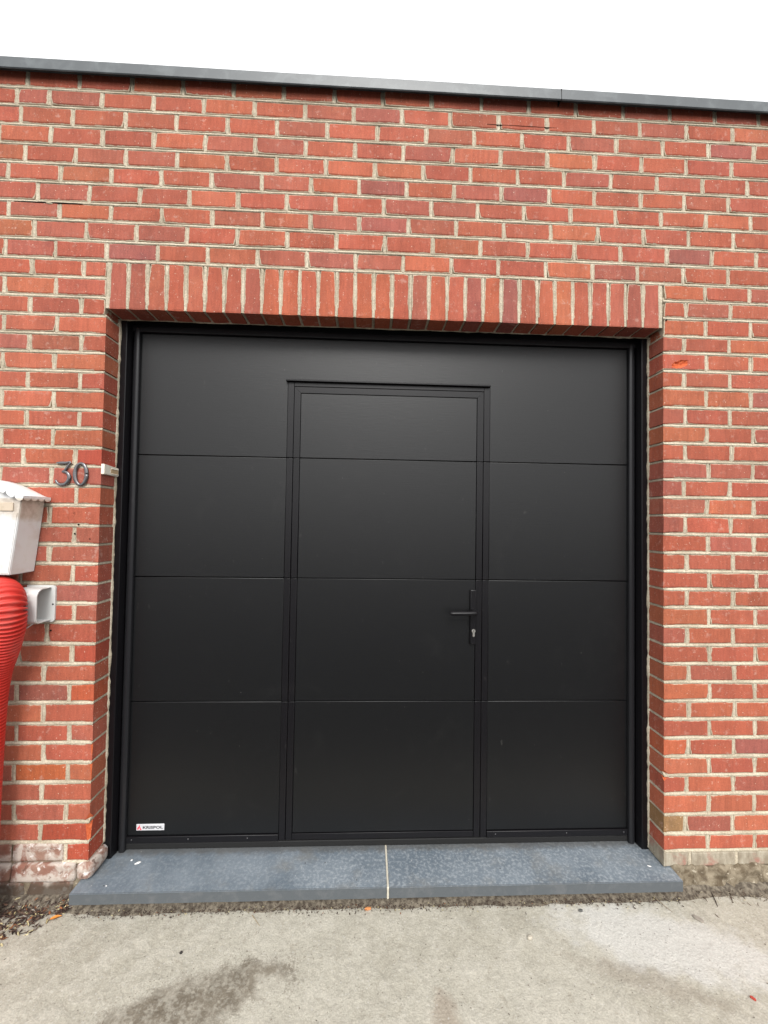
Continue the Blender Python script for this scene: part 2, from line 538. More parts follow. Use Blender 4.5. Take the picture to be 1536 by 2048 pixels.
def plain(name, col, rough, spec=.5, metal=0.0, bs=0, bd=.001, bst=.3, mott=0.0, msc=14, mcol=None):
    t = NT(name)
    c = col
    if mott:
        c = t.mix(t.ramp(t.noise(msc, 5, .6, dist=.4), .45, .72, 0, mott), col, mcol or tuple(x * .5 for x in col))
    n = t.bump(t.noise(bs, 4, .6), bst, bd) if bs else None
    return t.done(c, rough, n, spec, metal)


M_BRICK = brick_material('red_brick')
M_BRICKJ = brick_material('red_brick_joined', True)
M_MORTAR = mortar_material()
M_FRESH = fresh_brick_material()
M_OLD = old_brick_material()
M_CEM = cement_brick_material()
M_FOOT = footing_material()
M_DOOR = door_material('door_coating', (0.0030, 0.0032, 0.0037), .37)
M_FRAME = door_material('door_frame_coating', (0.0050, 0.0046, 0.0056), .33, False, .35)
M_LIP = door_material('guide_lip', (0.012, 0.012, 0.0135), .28, False, .3)
M_RUB = plain('black_rubber', (0.010, 0.010, 0.010), .7, .3, bs=200)
M_STONE = stone_material()
M_CONC = concrete_material()
M_SIDE_SHADE = plain('shaded_bluestone_edge', (0.080, 0.089, 0.096), .7, .3, bs=90, bd=.002, bst=.5, mott=.7, msc=22, mcol=(0.115, 0.12, 0.125))  # upright slab faces: weaker light painted in as a darker colour
M_ARRIS = plain('pale_stone_arris', (0.19, 0.205, 0.225), .6, .4, mott=.6, msc=60, mcol=(0.10, 0.11, 0.125))  # paler strip along the slab edges
M_COPE = plain('coping_grey_paint', (0.054, 0.063, 0.068), .36, .5, bs=30, bd=.001, bst=.12, mott=.6, msc=14, mcol=(0.115, 0.13, 0.135))
def enamel():
    t = NT('white_enamel')
    n = t.noise(13, 5, .65, dist=.4)
    c = t.mix(t.ramp(n, .45, .72, 0, .6), (0.64, 0.64, 0.635), (0.53, 0.49, 0.43))
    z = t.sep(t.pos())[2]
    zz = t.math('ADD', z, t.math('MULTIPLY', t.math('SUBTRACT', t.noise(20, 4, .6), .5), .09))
    band = t.math('MULTIPLY', t.ramp(zz, .085, .125), t.ramp(z, .172, .180, 1, 0))       # tan band below the lid with an uneven lower edge
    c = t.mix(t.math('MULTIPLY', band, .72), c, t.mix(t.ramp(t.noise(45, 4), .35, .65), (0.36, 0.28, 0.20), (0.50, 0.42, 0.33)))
    return t.done(c, .27, None, .5)


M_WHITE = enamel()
M_PVC = plain('white_plastic', (0.54, 0.545, 0.53), .38, .5, mott=.3, msc=20, mcol=(0.48, 0.47, 0.45))
M_TAN = plain('tan_flap', (0.52, 0.43, 0.33), .30, .5, mott=.6, msc=30, mcol=(0.38, 0.30, 0.21))
M_RED = plain('red_plastic', (0.56, 0.036, 0.026), .45, .45, mott=.6, msc=9, mcol=(0.50, 0.10, 0.08))
M_PEWTER = plain('pewter', (0.15, 0.145, 0.15), .27, .5, metal=.8, bs=120, bd=.0006, bst=.3, mott=.5, msc=40, mcol=(0.09, 0.085, 0.09))
M_STEEL = plain('bright_steel', (0.62, 0.60, 0.55), .28, .5, metal=.9)
M_CREAM = plain('cream_plastic', (0.74, 0.70, 0.60), .45, .5, mott=.4, msc=60, mcol=(0.50, 0.42, 0.28))
M_BRASS = plain('brass', (0.55, 0.40, 0.24), .5, .5, metal=.2)
M_DARK = plain('dark_hole', (0.012, 0.010, 0.009), .9, .1)
M_SILVER = plain('badge_silver', (0.62, 0.62, 0.64), .35, .5, metal=.25)
M_INK = plain('badge_black', (0.03, 0.03, 0.035), .5)
M_FLAME = plain('badge_red', (0.72, 0.045, 0.08), .45)
M_JOINT = plain('cream_joint_filler', (0.52, 0.485, 0.40), .9, .2, bs=140, bd=.002, bst=.6, mott=.5, msc=60, mcol=(0.34, 0.30, 0.23))
M_SPLASH = plain('white_splash', (0.72, 0.71, 0.68), .8, .3, bs=200)
M_ROOF = plain('roof_felt', (0.06, 0.06, 0.06), .9, .2, bs=60)
M_INNER = plain('inner_blockwork', (0.30, 0.29, 0.27), .9, .2, bs=60)

# ------------------------------------------------------------------ ground
def ground():
    def axis(lo, hi, step, far, extra):
        a = []
        x = lo
        while x < hi + 1e-6:
            a.append(x); x += step
        L = [lo - e for e in extra][::-1]
        R = [a[-1] + e for e in extra]
        return L + a + R
    ex = [.1, .3, .7, 1.5, 3, 7, 15, 30, 60, 120]
    xs = axis(-.6, 3.1, .016, 0, ex)
    ys = axis(-.9, .05, .016, 0, ex)
    v, f = [], []
    for y in ys:
        for x in xs:
            fade = 1.0 if (-.62 < x < 3.12 and -.92 < y < .08) else 0.0
            h = .0045 * nz(x * 2.2, y * 2.2, 1) + .0022 * nz(x * 9, y * 9, 2) + .0013 * nz(x * 26, y * 26, 3)
            v.append((x, y, Z_GR + h * fade))
    nx = len(xs)
    for j in range(len(ys) - 1):
        for i in range(nx - 1):
            a = j * nx + i
            f.append((a, a + 1, a + nx + 1, a + nx))
    o = link('ground', mesh('ground', v, f, True), None, M_CONC)
    tag(o, kind='structure')


ground()
g = MB()
g.add([(-120, -120, Z_GR + .006), (120, -120, Z_GR + .006), (120, -.58, Z_GR + .006), (-120, -.58, Z_GR + .006)], [(0, 1, 2, 3)])  # dark road added out of view for the lower door to reflect
t = NT('added_asphalt')
n_ = t.noise(140, 3, .7)
tag(g.build('added_dark_road', t.done(t.mix(t.ramp(n_, .35, .7), (.035, .035, .036), (.075, .073, .070)), .9, t.bump(n_, .6, .004), .3)), kind='structure')

# ------------------------------------------------------------------ brick wall
wall = tag(empty('brick_wall', (WO / 2, 0, Z_GR)), 'red brick front wall with cream mortar joints around the black garage door', 'wall')
WI = Matrix.Translation(-Vector(wall.location))


def wchild(name, me, mat):          # part of the wall, mesh given in world coordinates
    me.transform(WI)
    return link(name, me, wall, mat)


mor = MB()


def strip(o, u, n, length, h, top, bot, seed, step=.011, amp=.0016):
    """weathered joint: from point o along u (unit), facing n; `h` its height; recess under the brick above, near flush below"""
    o, u, n = Vector(o), Vector(u), Vector(n)
    w = n.cross(u)
    if abs(w.z) > .5 and w.z < 0: w = -w
    if abs(w.z) < .5 and w.x < 0: w = -w
    cnt = max(2, int(length / step))
    v, f = [], []
    for i in range(cnt + 1):
        s = length * i / cnt
        p = o + u * s
        q = (p.x + p.y) * 38 + seed * 7.1
        zz = p.z * 38
        a = nz(q, zz, seed) * amp + nz(q * 2.7, zz, seed + 5) * amp * .7
        b = nz(q, zz + 9, seed + 2) * amp + nz(q * 3.1, zz, seed + 8) * amp * .7
        c = nz(q * .4, zz + 3, seed + 4) * .0016
        for (t_, d) in ((h * .5 + .002, .014), (h * .5 - .0008, top + a * .6), (h * .10 + b * .8, (top * .35 + bot * .65) + a * .5 + c),
                        (-h * .5 + .0012 + b * .5, bot + b * .55 + c), (-h * .5 - .002, .010)):
            v.append(p + w * t_ - n * d)
    for i in range(cnt):
        for j in range(4):
            a = i * 5 + j
            f.append((a, a + 5, a + 6, a + 1))
    mor.add(v, f)


def cells(k):
    """brick intervals (left x, right x, exposed side) of course k"""
    out = []
    def split(ps, lo, hi, exl=None, exr=None):
        ed = [lo] + ps + [hi]
        for i in range(len(ed) - 1):
            a = ed[i] + (0.0 if (i == 0 and exl) else .0060)
            b = ed[i + 1] - (0.0 if (i == len(ed) - 2 and exr) else .0060)
            if b - a > .025:
                out.append((a, b, exl if i == 0 else (exr if i == len(ed) - 2 else None)))
    if k >= 15:
        l, r, n = UP[k]
        ps = list(l)
        for i in range(1, n):
            ps.append(l[-1] + (r[0] - l[-1]) * i / n + RNG.uniform(-.003, .003))
        ps += list(r)
        while ps[0] > X0 + .25: ps.insert(0, ps[0] - .2)
        while ps[-1] < X1 - .25: ps.append(ps[-1] + .2)
        split(ps, X0, X1)
        perps = [(p, 0) for p in ps]
    else:
        pl = list(LT.get(k, (-.09 if k % 2 == 0 else -.19,)))
        while pl[0] > X0 + .25: pl.insert(0, pl[0] - .2)
        pr = list(RT.get(k, (2.395 if k % 2 else 2.49,)))
        while pr[-1] < X1 - .25: pr.append(pr[-1] + .2)
        side = k <= 11
        split(pl, X0, 0.0 if side else .0, None, 'R' if side else None)
        split(pr, WO if side else WO, X1, 'L' if side else None, None)
        perps = [(p, 0) for p in pl] + [(p, 0) for p in pr]
    return out, [p for p, _ in perps]


RNG = random.Random(11)


def brick_mesh(name, L, H, D, rg, exposed=None, grid=None):
    """one brick: uneven outline, worn arris, plain sides; 48 triangles. 'edge' runs 0 at the arris to 1 inside"""
    hx, hz = L / 2, H / 2
    nmid = (L * .17 if L > .12 else 0)
    pts = []
    if L >= H:
        xs = [-hx, -L / 6, L / 6, hx]
        pts = [(x, -hz) for x in xs] + [(hx, 0)] + [(x, hz) for x in xs[::-1]] + [(-hx, 0)]
    else:
        zs = [-hz, -H / 6, H / 6, hz]
        pts = [(hx, z) for z in zs] + [(0, hz)] + [(-hx, z) for z in zs[::-1]] + [(0, -hz)]
    n = len(pts)
    out, ins, ex = [], [], []
    for (x, z) in pts:
        isx = {'R': x > hx - 1e-6, 'L': x < -hx + 1e-6, 'B': z < -hz + 1e-6}.get(exposed, False)
        corner = abs(abs(x) - hx) < 1e-6 and abs(abs(z) - hz) < 1e-6
        j = .0004 if isx else .0011
        cx = cz = 0
        if corner and not isx and rg.random() < .45:
            cx, cz = rg.uniform(.001, .007), rg.uniform(.0005, .0035)
        ox = x + rg.uniform(-j, j) - math.copysign(cx, x)
        oz = z + rg.uniform(-1, 1) * .0011 - math.copysign(cz, z)
        out.append((ox, oz)); ex.append(isx)
        ins.append((ox * (1 - .0062 / hx), oz * (1 - .0062 / hz)))
    v = [(x, rg.uniform(-.0004, .0004), z) for x, z in ins]
    v += [(x, (.0012 if ex[i] else .0032) + rg.uniform(-.0006, .0008), z) for i, (x, z) in enumerate(out)]
    v += [(x, D, z) for x, z in out]
    f = [tuple(range(n))]
    for i in range(n):
        k = (i + 1) % n
        f.append((n + i, n + k, k, i))
        f.append((2 * n + i, 2 * n + k, n + k, n + i))
    f.append(tuple(range(3 * n - 1, 2 * n - 1, -1)))
    me = mesh(name, v, f)
    if me.polygons[0].normal.y > 0:
        me.flip_normals()
    at = me.attributes.new('edge', 'FLOAT', 'POINT')
    at.data.foreach_set('value', [1.0] * n + [1.0 if e else 0.0 for e in ex] + [1.0] * n)
    return me


rg = random.Random(5)
DEP = .090
VAR = {}
for key, L, H, ex, cnt in (('s', .1885, .0655, None, 14), ('h', .0885, .0655, None, 5), ('sR', .1885, .0655, 'R', 6), ('hR', .0885, .0655, 'R', 6),
                           ('sL', .1885, .0655, 'L', 6), ('hL', .0885, .0655, 'L', 6), ('v', .0645, .190, 'B', 10)):
    VAR[key] = []
    for i in range(cnt):
        me = brick_mesh('brick', L, H, DEP, rg, ex)
        me.materials.append(M_BRICK)
        VAR[key].append((me, L, H))


def tint(rg_):
    """fired clay: mostly red, some orange, some purplish"""
    u = rg_.random()
    if u < .60:
        c = (.322, .081, .046)
    elif u < .76:
        c = (.350, .097, .050)
    elif u < .95:
        c = (.300, .082, .052)
    else:
        c = (.265, .078, .056)
    g = rg_.uniform(.90, 1.10)
    return tuple(x * g * rg_.uniform(.95, 1.05) for x in c)


TINTS = {('R', -15, 0): (.225, .125, .055), ('R', -11, 0): (.36, .085, .04), ('L', -15, -1): (.27, .05, .025), ('L', -16, -1): (.30, .055, .028),
         ('L', -12, -2): (.34, .085, .03), ('L', -6, -1): (.29, .055, .03), ('L', -8, -1): (.33, .07, .03), ('L', 4, -1): (.33, .06, .035)}

allb = []     # (mesh, loc, scale, rot, tint, area, special)
for k in range(-17, 25):
    cs, perps = cells(k)
    left = [c for c in cs if c[1] <= 0.001]
    right = [c for c in cs if c[0] >= WO - .001]
    for ci, (a, b, ex) in enumerate(cs):
        xm = (a + b) / 2
        if k == -17 and xm < WO / 2: continue                     # the old painted course is built below
        if k == -16 and xm < -.1: continue
        z0, z1 = zb(k, xm) + .0059, zb(k + 1, xm) - .0057
        if k == 24: z1 = zb(25, xm)
        L = b - a
        key = ('s' if L > .13 else 'h') + (ex or '')
        me, ml, mh = RNG.choice(VAR[key])
        slope = math.atan2(zb(k, b) - zb(k, a), b - a)
        y = RNG.uniform(-.0012, .0014)
        rot = (RNG.uniform(-.006, .006), -slope + RNG.uniform(-.004, .004) * (0 if ex else 1), RNG.uniform(-.005, .005) * (.3 if ex else 1))
        px = [proj((x, 0, z)) for x in (a, b) for z in (z0, z1)]
        u0, u1 = max(0, min(p[0] for p in px)), min(1536, max(p[0] for p in px))
        v0, v1 = max(0, min(p[1] for p in px)), min(2048, max(p[1] for p in px))
        area = max(0, u1 - u0) * max(0, v1 - v0)
        c = tint(RNG)
        if k < 15:
            sd_, lst = ('L', left) if xm < 0 else ('R', right)
            i_ = lst.index((a, b, ex))
            c = TINTS.get((sd_, k, i_ - len(lst) if sd_ == 'L' else i_), c)
        allb.append([me, Vector((xm, y, (z0 + z1) / 2)), (L / ml, 1, (z1 - z0) / mh), rot, c, area, (k, ex)])
    # perpends
    for p in perps:
        if k == -17 and p < WO: continue
        if k == -16 and p < -.1: continue
        za, zt = zb(k, p) + .003, zb(k + 1, p) - .003
        h = RNG.uniform(.0122, .0142)
        strip((p, 0, za), (0, 0, 1), (0, -1, 0), zt - za, h, RNG.uniform(.002, .004), RNG.uniform(.0005, .0025), RNG.random() * 50)
# bed joints
for k in range(-16, 25):
    def bed(a, b):
        n = 4 if b - a > 3 else 1
        for i in range(n):
            xa, xb = a + (b - a) * i / n, a + (b - a) * (i + 1) / n
            pa, pb = Vector((xa, 0, zb(k, xa))), Vector((xb, 0, zb(k, xb)))
            strip(pa, (pb - pa).normalized(), (0, -1, 0), (pb - pa).length, .0138, .0055, .0002, k + 40)
    if k >= 15:
        bed(X0, X1)
    else:
        bed(X0 if k > -16 else -.1, -.0006)
        bed(WO + .0006, X1)
        if k <= 11 or k == 12:      # return the joint round the corners into the reveal
            strip((-.0006, .0004, zb(k, 0)), (0, 1, 0), (1, 0, 0), .0915, .0125, .0050, .0006, k + 90)
            strip((WO + .0006, .0004, zb(k, WO)), (0, 1, 0), (-1, 0, 0), .0915, .0125, .0050, .0006, k + 140)

# split: the 300 that show largest become bricks of their own, the rest one joined part
order = sorted(allb, key=lambda b: -b[5])
own = order[:300]
rest = order[300:]
# worn and broken corners, a gouged brick
SPECIAL = {}


def cut_copy(me, co, no, co2=None, no2=None):
    bm = bmesh.new()
    bm.from_mesh(me)
    for c_, n_ in ((co, no), (co2, no2)):
        if c_ is None: continue
        r = bmesh.ops.bisect_plane(bm, geom=bm.verts[:] + bm.edges[:] + bm.faces[:], plane_co=c_, plane_no=n_, clear_outer=True)
        vs = [v for v in bm.verts if abs((v.co - Vector(c_)).dot(Vector(n_))) < 1e-5]
        if len(vs) < 3: continue
        cc = sum((v.co for v in vs), Vector()) / len(vs)
        au = (vs[0].co - cc).normalized()
        av = Vector(n_).cross(au)
        vs.sort(key=lambda v: math.atan2((v.co - cc).dot(av), (v.co - cc).dot(au)))
        f_ = bm.faces.new(vs)
        f_.material_index = 1
        f_.smooth = False
    m2 = bpy.data.meshes.new('brick')
    bm.to_mesh(m2)
    bm.free()
    m2.materials.append(M_BRICK)
    m2.materials.append(M_FRESH)
    return m2


def gouged(me0, L, H):
    nx, nz_ = 40, 16
    v, f, mi = [], [], []
    for j in range(nz_ + 1):
        for i in range(nx + 1):
            x, z = (i / nx - .5) * L, (j / nz_ - .5) * H
            ex_, ez_ = (x - (-.020)) / .034, (z + .010 - (x + .02) * .22) / .0135
            r = math.hypot(ex_, ez_) + .55 * nz(x * 70, z * 110, 1)
            d = .0095 * max(0, 1 - r * r) ** .5 if r < 1 else 0
            rim = min(L / 2 - abs(x), H / 2 - abs(z))
            v.append((x, d + (.003 if rim < 1e-6 else 0), z))
    for j in range(nz_):
        for i in range(nx):
            a = j * (nx + 1) + i
            q = (a, a + 1, a + nx + 2, a + nx + 1)
            f.append(q)
            mi.append(1 if max(v[t_][1] for t_ in q) > .0031 and min(i, j, nx - 1 - i, nz_ - 1 - j) > 0 else 0)
    per = [i for i in range(nx + 1)] + [j * (nx + 1) + nx for j in range(1, nz_ + 1)] + [nz_ * (nx + 1) + i for i in range(nx - 1, -1, -1)] + [j * (nx + 1) for j in range(nz_ - 1, 0, -1)]
    b = len(v)
    for p in per: v.append((v[p][0], DEP, v[p][2]))
    for i in range(len(per)):
        k2 = (i + 1) % len(per)
        f.append((per[k2], per[i], b + i, b + k2)); mi.append(0)
    me = mesh('brick', v, f)
    me.materials.append(M_BRICK); me.materials.append(M_FRESH)
    me.polygons.foreach_set('material_index', mi)
    at = me.attributes.new('edge', 'FLOAT', 'POINT')
    at.data.foreach_set('value', [min(1, min(L / 2 - abs(p[0]) + (1 if p[0] < 0 else 0), H / 2 - abs(p[2])) / .0062) for p in v[:b]] + [1.0] * len(per))
    return me


for b in own:
    k, ex = b[6]
    me = b[0]
    if ex == 'R' and k == -15:
        me = cut_copy(me, (.0945 - .015, 0, .02), Vector((.74, -.66, .10)).normalized())
    elif ex == 'R' and k == -14:
        me = cut_copy(me, (.044 - .006, 0, -.012), Vector((.70, -.58, -.42)).normalized())
    elif ex == 'R' and k in (-11, -12):
        me = cut_copy(me, (.094 - .003 if k % 2 else .044 - .003, 0, 0), Vector((.75, -.65, .05)).normalized())
    elif ex == 'L' and k == -12:
        me = cut_copy(me, (-.094 + .010, 0, -.024), Vector((-.55, -.50, -.66)).normalized())
    elif ex == 'L' and k == -13:
        me = cut_copy(me, (-.044 + .004, 0, .020), Vector((-.66, -.55, .50)).normalized())
    elif ex == 'L' and k == 10:
        me = gouged(me, .1885, .0655)
    o = bpy.data.objects.new('brick', me)
    COL.objects.link(o)
    o.parent = wall
    o.location = b[1] - Vector(wall.location)
    o.scale = b[2]
    o.rotation_euler = b[3]
    o.color = (*b[4], 1)

jv, jf, je, jt = [], [], [], []
for me, loc, sc, rot, c, ar, sp in rest:
    M = Matrix.LocRotScale(loc, __import__('mathutils').Euler(rot), Vector(sc))
    bse = len(jv)
    jv += [M @ v.co for v in me.vertices]
    jf += [tuple(i + bse for i in p.vertices) for p in me.polygons]
    je += [d.value for d in me.attributes['edge'].data]
    jt += [(*c, 1.0)] * len(me.vertices)
me = mesh('outer_bricks', jv, jf)
me.attributes.new('edge', 'FLOAT', 'POINT').data.foreach_set('value', je)
me.attributes.new('tint', 'FLOAT_COLOR', 'POINT').data.foreach_set('color', [x for c in jt for x in c])
o = wchild('outer_bricks', me, M_BRICKJ)
o['kind'] = 'stuff'

# mortar core behind the bricks and the joints proper
ZT = 1.915
mor.box(X0, -.010, .0095, .0885, Z_GR - .02, ZT)
mor.box(WO + .010, X1, .0095, .0885, Z_GR - .02, ZT)
mor.box(-.010, WO + .010, .0096, .0884, 1.146 - .004, ZT - .001)


# ragged mortar bead between the reveal bricks and the door frame
def bead(pts_fn, n, r0, seed):
    P, Rr = [], []
    for i in range(n + 1):
        t_ = i / n
        p = Vector(pts_fn(t_))
        P.append(p)
        Rr.append(r0 * (1 + .45 * nz(t_ * n * .16, seed, 1) + .4 * nz(t_ * n * .5, seed, 4)))
    v, f = sweep(P, Rr, 6)
    mor.add(v, f)


bead(lambda t_: (-.004 + .0022 * nz(t_ * 30, 1, 1), .0935, Z_SLAB + .07 + t_ * (Z_SOF - Z_SLAB - .07)), 190, .0085, 3)
bead(lambda t_: (WO + .004 + .0022 * nz(t_ * 30, 2, 7), .0935, Z_SLAB + .01 + t_ * (Z_SOF - Z_SLAB - .01)), 190, .0085, 9)
bead(lambda t_: (t_ * WO, .0925 + .003 * nz(t_ * 26, 4, 2), Z_SOF + .004 - .0045 * max(0, nz(t_ * 9, 5, 2))), 190, .0060, 14)
# blob and smears of pointing mortar
for (x, z, w_, h_) in ((-.235, 1.367, .026, .008),):
    v, f = sweep([(x - w_ / 2 + w_ * i / 8, -.0005, z - .002 * i / 8) for i in range(9)], [h_ * .5 * math.sin(PI * (i + .5) / 9) ** .5 for i in range(9)], 8)
    mor.add(v, f)
mm = mesh('mortar', mor.v, mor.f, True)
wchild('mortar', mm, M_MORTAR)

# soldier lintel over the door
SOL0, SOL1, NS = .005, 2.289, 30
lm = MB()
pit = (SOL1 - SOL0) / NS
mor = lm
lm.box(-.004, WO + .004, .0093, .0886, Z_SOF + .006, 1.1425)
for i in range(NS + 1):
    x = SOL0 + pit * i
    strip((x, 0, Z_SOF + .0015), (0, 0, 1), (0, -1, 0), .1895, .0125 + (.006 if i in (0, NS) else 0), .0028, .0012, i * 1.7 + 3)
    strip((x, .002, Z_SOF + .001), (0, 1, 0), (0, 0, -1), .088, .0125, .0035, .0005, i * 2.1 + 60)
lint = wchild('lintel', mesh('lintel', lm.v, lm.f, True), M_MORTAR)
for i in range(NS):
    me, ml, mh = RNG.choice(VAR['v'])
    x = SOL0 + pit * (i + .5)
    o = bpy.data.objects.new('brick', me)
    COL.objects.link(o)
    o.parent = lint
    ztop = zb(15, x) - .0056
    o.location = Vector((x + RNG.uniform(-.0012, .0012), RNG.uniform(-.001, .001), (Z_SOF + ztop) / 2)) - Vector(wall.location)
    o.scale = (RNG.uniform(.97, 1.02), 1, (ztop - Z_SOF) / mh)
    o.rotation_euler = (RNG.uniform(-.004, .004), RNG.uniform(-.006, .006), RNG.uniform(-.006, .006))
    c = tint(RNG)
    if i in (8, 9, 11, 13, 14, 20): c = (.350, .088, .044)
    o.color = (*c, 1)


# old rounded courses at the left foot, cement smeared course and rough footing at the right
def block(x0, x1, y0, y1, z0, z1, r, rough, seed, mat, name='brick', cuts=7):
    bm = bmesh.new()
    bmesh.ops.create_cube(bm, size=2.0)
    bmesh.ops.subdivide_edges(bm, edges=bm.edges[:], cuts=cuts, use_grid_fill=True)
    h = Vector(((x1 - x0) / 2, (y1 - y0) / 2, (z1 - z0) / 2))
    c = Vector(((x0 + x1) / 2, (y0 + y1) / 2, (z0 + z1) / 2))
    for v in bm.verts:
        p = Vector((v.co.x * h.x, v.co.y * h.y, v.co.z * h.z))
        q = Vector([max(-(h[i] - r), min(h[i] - r, p[i])) for i in range(3)])
        d = p - q
        if d.length > 1e-9:
            p = q + d.normalized() * r
        w = c + p
        d2 = nz(w.x * 22 + seed, w.y * 22, w.z * 22) * rough + nz(w.x * 60, w.y * 60 + seed, w.z * 60) * rough * .5
        v.co = p + (d.normalized() if d.length > 1e-9 else Vector((0, -1, 0))) * d2
    me = bpy.data.meshes.new(name)
    bm.to_mesh(me)
    bm.free()
    me.polygons.foreach_set('use_smooth', [True] * len(me.polygons))
    o = link(name, me, wall, mat)
    o.location = c - Vector(wall.location)
    return o


for (a, b, z0, z1, y0) in ((-.284, -.095, -1.221, -1.152, -.002), (-.484, -.292, -1.222, -1.152, -.001), (-.70, -.492, -1.222, -1.152, 0),
                           (-.284, -.046, -1.296, -1.226, -.009), (-.486, -.290, -1.296, -1.226, -.007), (-.70, -.494, -1.296, -1.226, -.006), (-.92, -.71, -1.30, -1.152, -.004), (-1.34, -.93, -1.30, -1.152, -.004)):
    block(a, b, y0, .085, z0, z1, .008, .0035, a * 13, M_OLD)
block(-.043, .020, -.012, .098, -1.290, -1.224, .020, .004, 3, M_OLD)            # rounded corner brick
for (a, b) in ((-.23, -.052), (-.43, -.24), (-.62, -.44), (-.95, -.63), (-1.34, -.96)):
    block(a, b, .002, .085, -1.40, -1.300, .010, .006, a * 7, M_OLD)
mbm = MB()
mbm.box(X0, -.01, .006, .086, -1.40, -1.151)
wchild('old_joint', mesh('old_joint', mbm.v, mbm.f), M_FOOT)
for b in [x for x in wall.children if x.name.startswith('brick')]:
    p = b.location + Vector(wall.location)
    if p.z < -1.23 and p.x > WO - .01 and b.data.materials[0] == M_BRICK:
        me = b.data.copy(); me.materials.clear(); me.materials.append(M_CEM); b.data = me
fx = [2.337, 2.42, 2.55, 2.70, 2.86, 3.05, 3.25, 3.45, 3.65]
for i in range(len(fx) - 1):
    block(fx[i] - .004, fx[i + 1] + .010, -.008 - .004 * (i % 3 == 1), .08, Z_GR - .03, -1.280 - .005 * (i % 2), .014, .015, i * 5.3, M_FOOT, 'footing', 12)

# coping: three lengths of folded grey metal
def coping(x0, x1):
    pr = [(.36, 1.905), (.36, 1.9285), (-.022, 1.9325), (-.0285, 1.9310), (-.0315, 1.926), (-.0330, 1.884), (-.0300, 1.8805), (-.026, 1.8835), (-.0255, 1.905)]
    n = len(pr)
    xs = [x0 + (x1 - x0) * i / 10 for i in range(11)]
    v, f = [], []
    for x in xs:
        for (y, z) in pr:
            v.append((x, y + .0010 * nz(x * 1.7, z * 8, 3), z + .0012 * nz(x * 1.3, 2, 6)))
    for i in range(len(xs) - 1):
        for j in range(n):
            a, b = i * n + j, i * n + (j + 1) % n
            f.append((a, b, b + n, a + n))
    f.append(tuple(range(n))); f.append(tuple(len(v) - n + j for j in range(n))[::-1])
    wchild('coping', mesh('coping', v, f), M_COPE)


XJ = 1.839
coping(X0 - .02, -.60)
coping(-.597, XJ)
coping(XJ + .0025, X1 + .02)
g = MB(); g.box(XJ - .0005, XJ + .0030, -.0318, .3, 1.884, 1.9295)
wchild('coping_joint', mesh('coping_joint', g.v, g.f), M_DARK)
# building behind: inner leaf and flat roof keep the daylight out
g = MB(); g.box(X0, X1, 2.2, 2.3, Z_GR - .02, 1.88); g.box(X0, X0 + .1, .0895, 2.2, Z_GR - .02, 1.88); g.box(X1 - .1, X1, .0895, 2.2, Z_GR - .02, 1.88)
g.box(-.15, WO + .15, .36, .42, 1.0, 1.88)
wchild('inner_leaf', mesh('inner_leaf', g.v, g.f), M_INNER)
g = MB(); g.box(X0 + .01, X1 - .01, .0892, 2.29, 1.8815, 1.9035)
wchild('roof', mesh('roof', g.v, g.f), M_ROOF)

# joints that have opened up
def open_joint(k, x0, x1, th, dz, seed):
    n = 44
    v, f = [], []
    for i in range(n + 1):
        t_ = i / n
        x = x0 + (x1 - x0) * t_
        z = zb(k, x) + dz + .0012 * nz(x * 40, seed, 1)
        h_ = th * math.sin(PI * t_) ** .6 * (.55 + .6 * abs(nz(x * 60, seed, 3)))
        v += [(x, -.0016, z + h_), (x, -.0016, z - h_), (x, .006, z + h_), (x, .006, z - h_)]
    for i in range(n):
        a = i * 4
        f += [(a, a + 1, a + 5, a + 4), (a, a + 4, a + 6, a + 2), (a + 1, a + 3, a + 7, a + 5)]
    wchild('open_joint', mesh('open_joint', v, f), M_DARK)


open_joint(18, -.375, -.105, .0030, -.0062, 2)
open_joint(23, 1.535, 1.835, .0006, .0230, 9)

# drilled holes left in the brickwork
for (px, py) in ((149.2, 1026.6), (156.7, 1049), (149.2, 1067.5), (179.7, 1078), (101, 1261), (1333, 640)):
    d = _fw + _r * ((px - 768) / FPX) - _u * ((py - 1024) / FPX)
    t_ = -(CAM.y + .0016) / d.y
    p = CAM + d * t_
    v, f = [], []
    for i in range(12):
        a = 2 * PI * i / 12
        v.append((.0032 * math.cos(a), -.0006, .0032 * math.sin(a)))
    for i in range(12):
        a = 2 * PI * i / 12
        v.append((.0026 * math.cos(a), .0030, .0026 * math.sin(a)))
    f = [(i, (i + 1) % 12, 12 + (i + 1) % 12, 12 + i) for i in range(12)] + [tuple(range(12, 24))]
    o = link('drill_hole', mesh('drill_hole', v, f), wall, M_DARK)
    o.location = p - Vector(wall.location)

# ------------------------------------------------------------------ threshold of two bluestone slabs
thr = tag(empty('stone_threshold', (1.16, .05, Z_SLAB - .043)), 'grey blue stone threshold of two slabs under the garage door', 'threshold')
TO = Vector(thr.location)


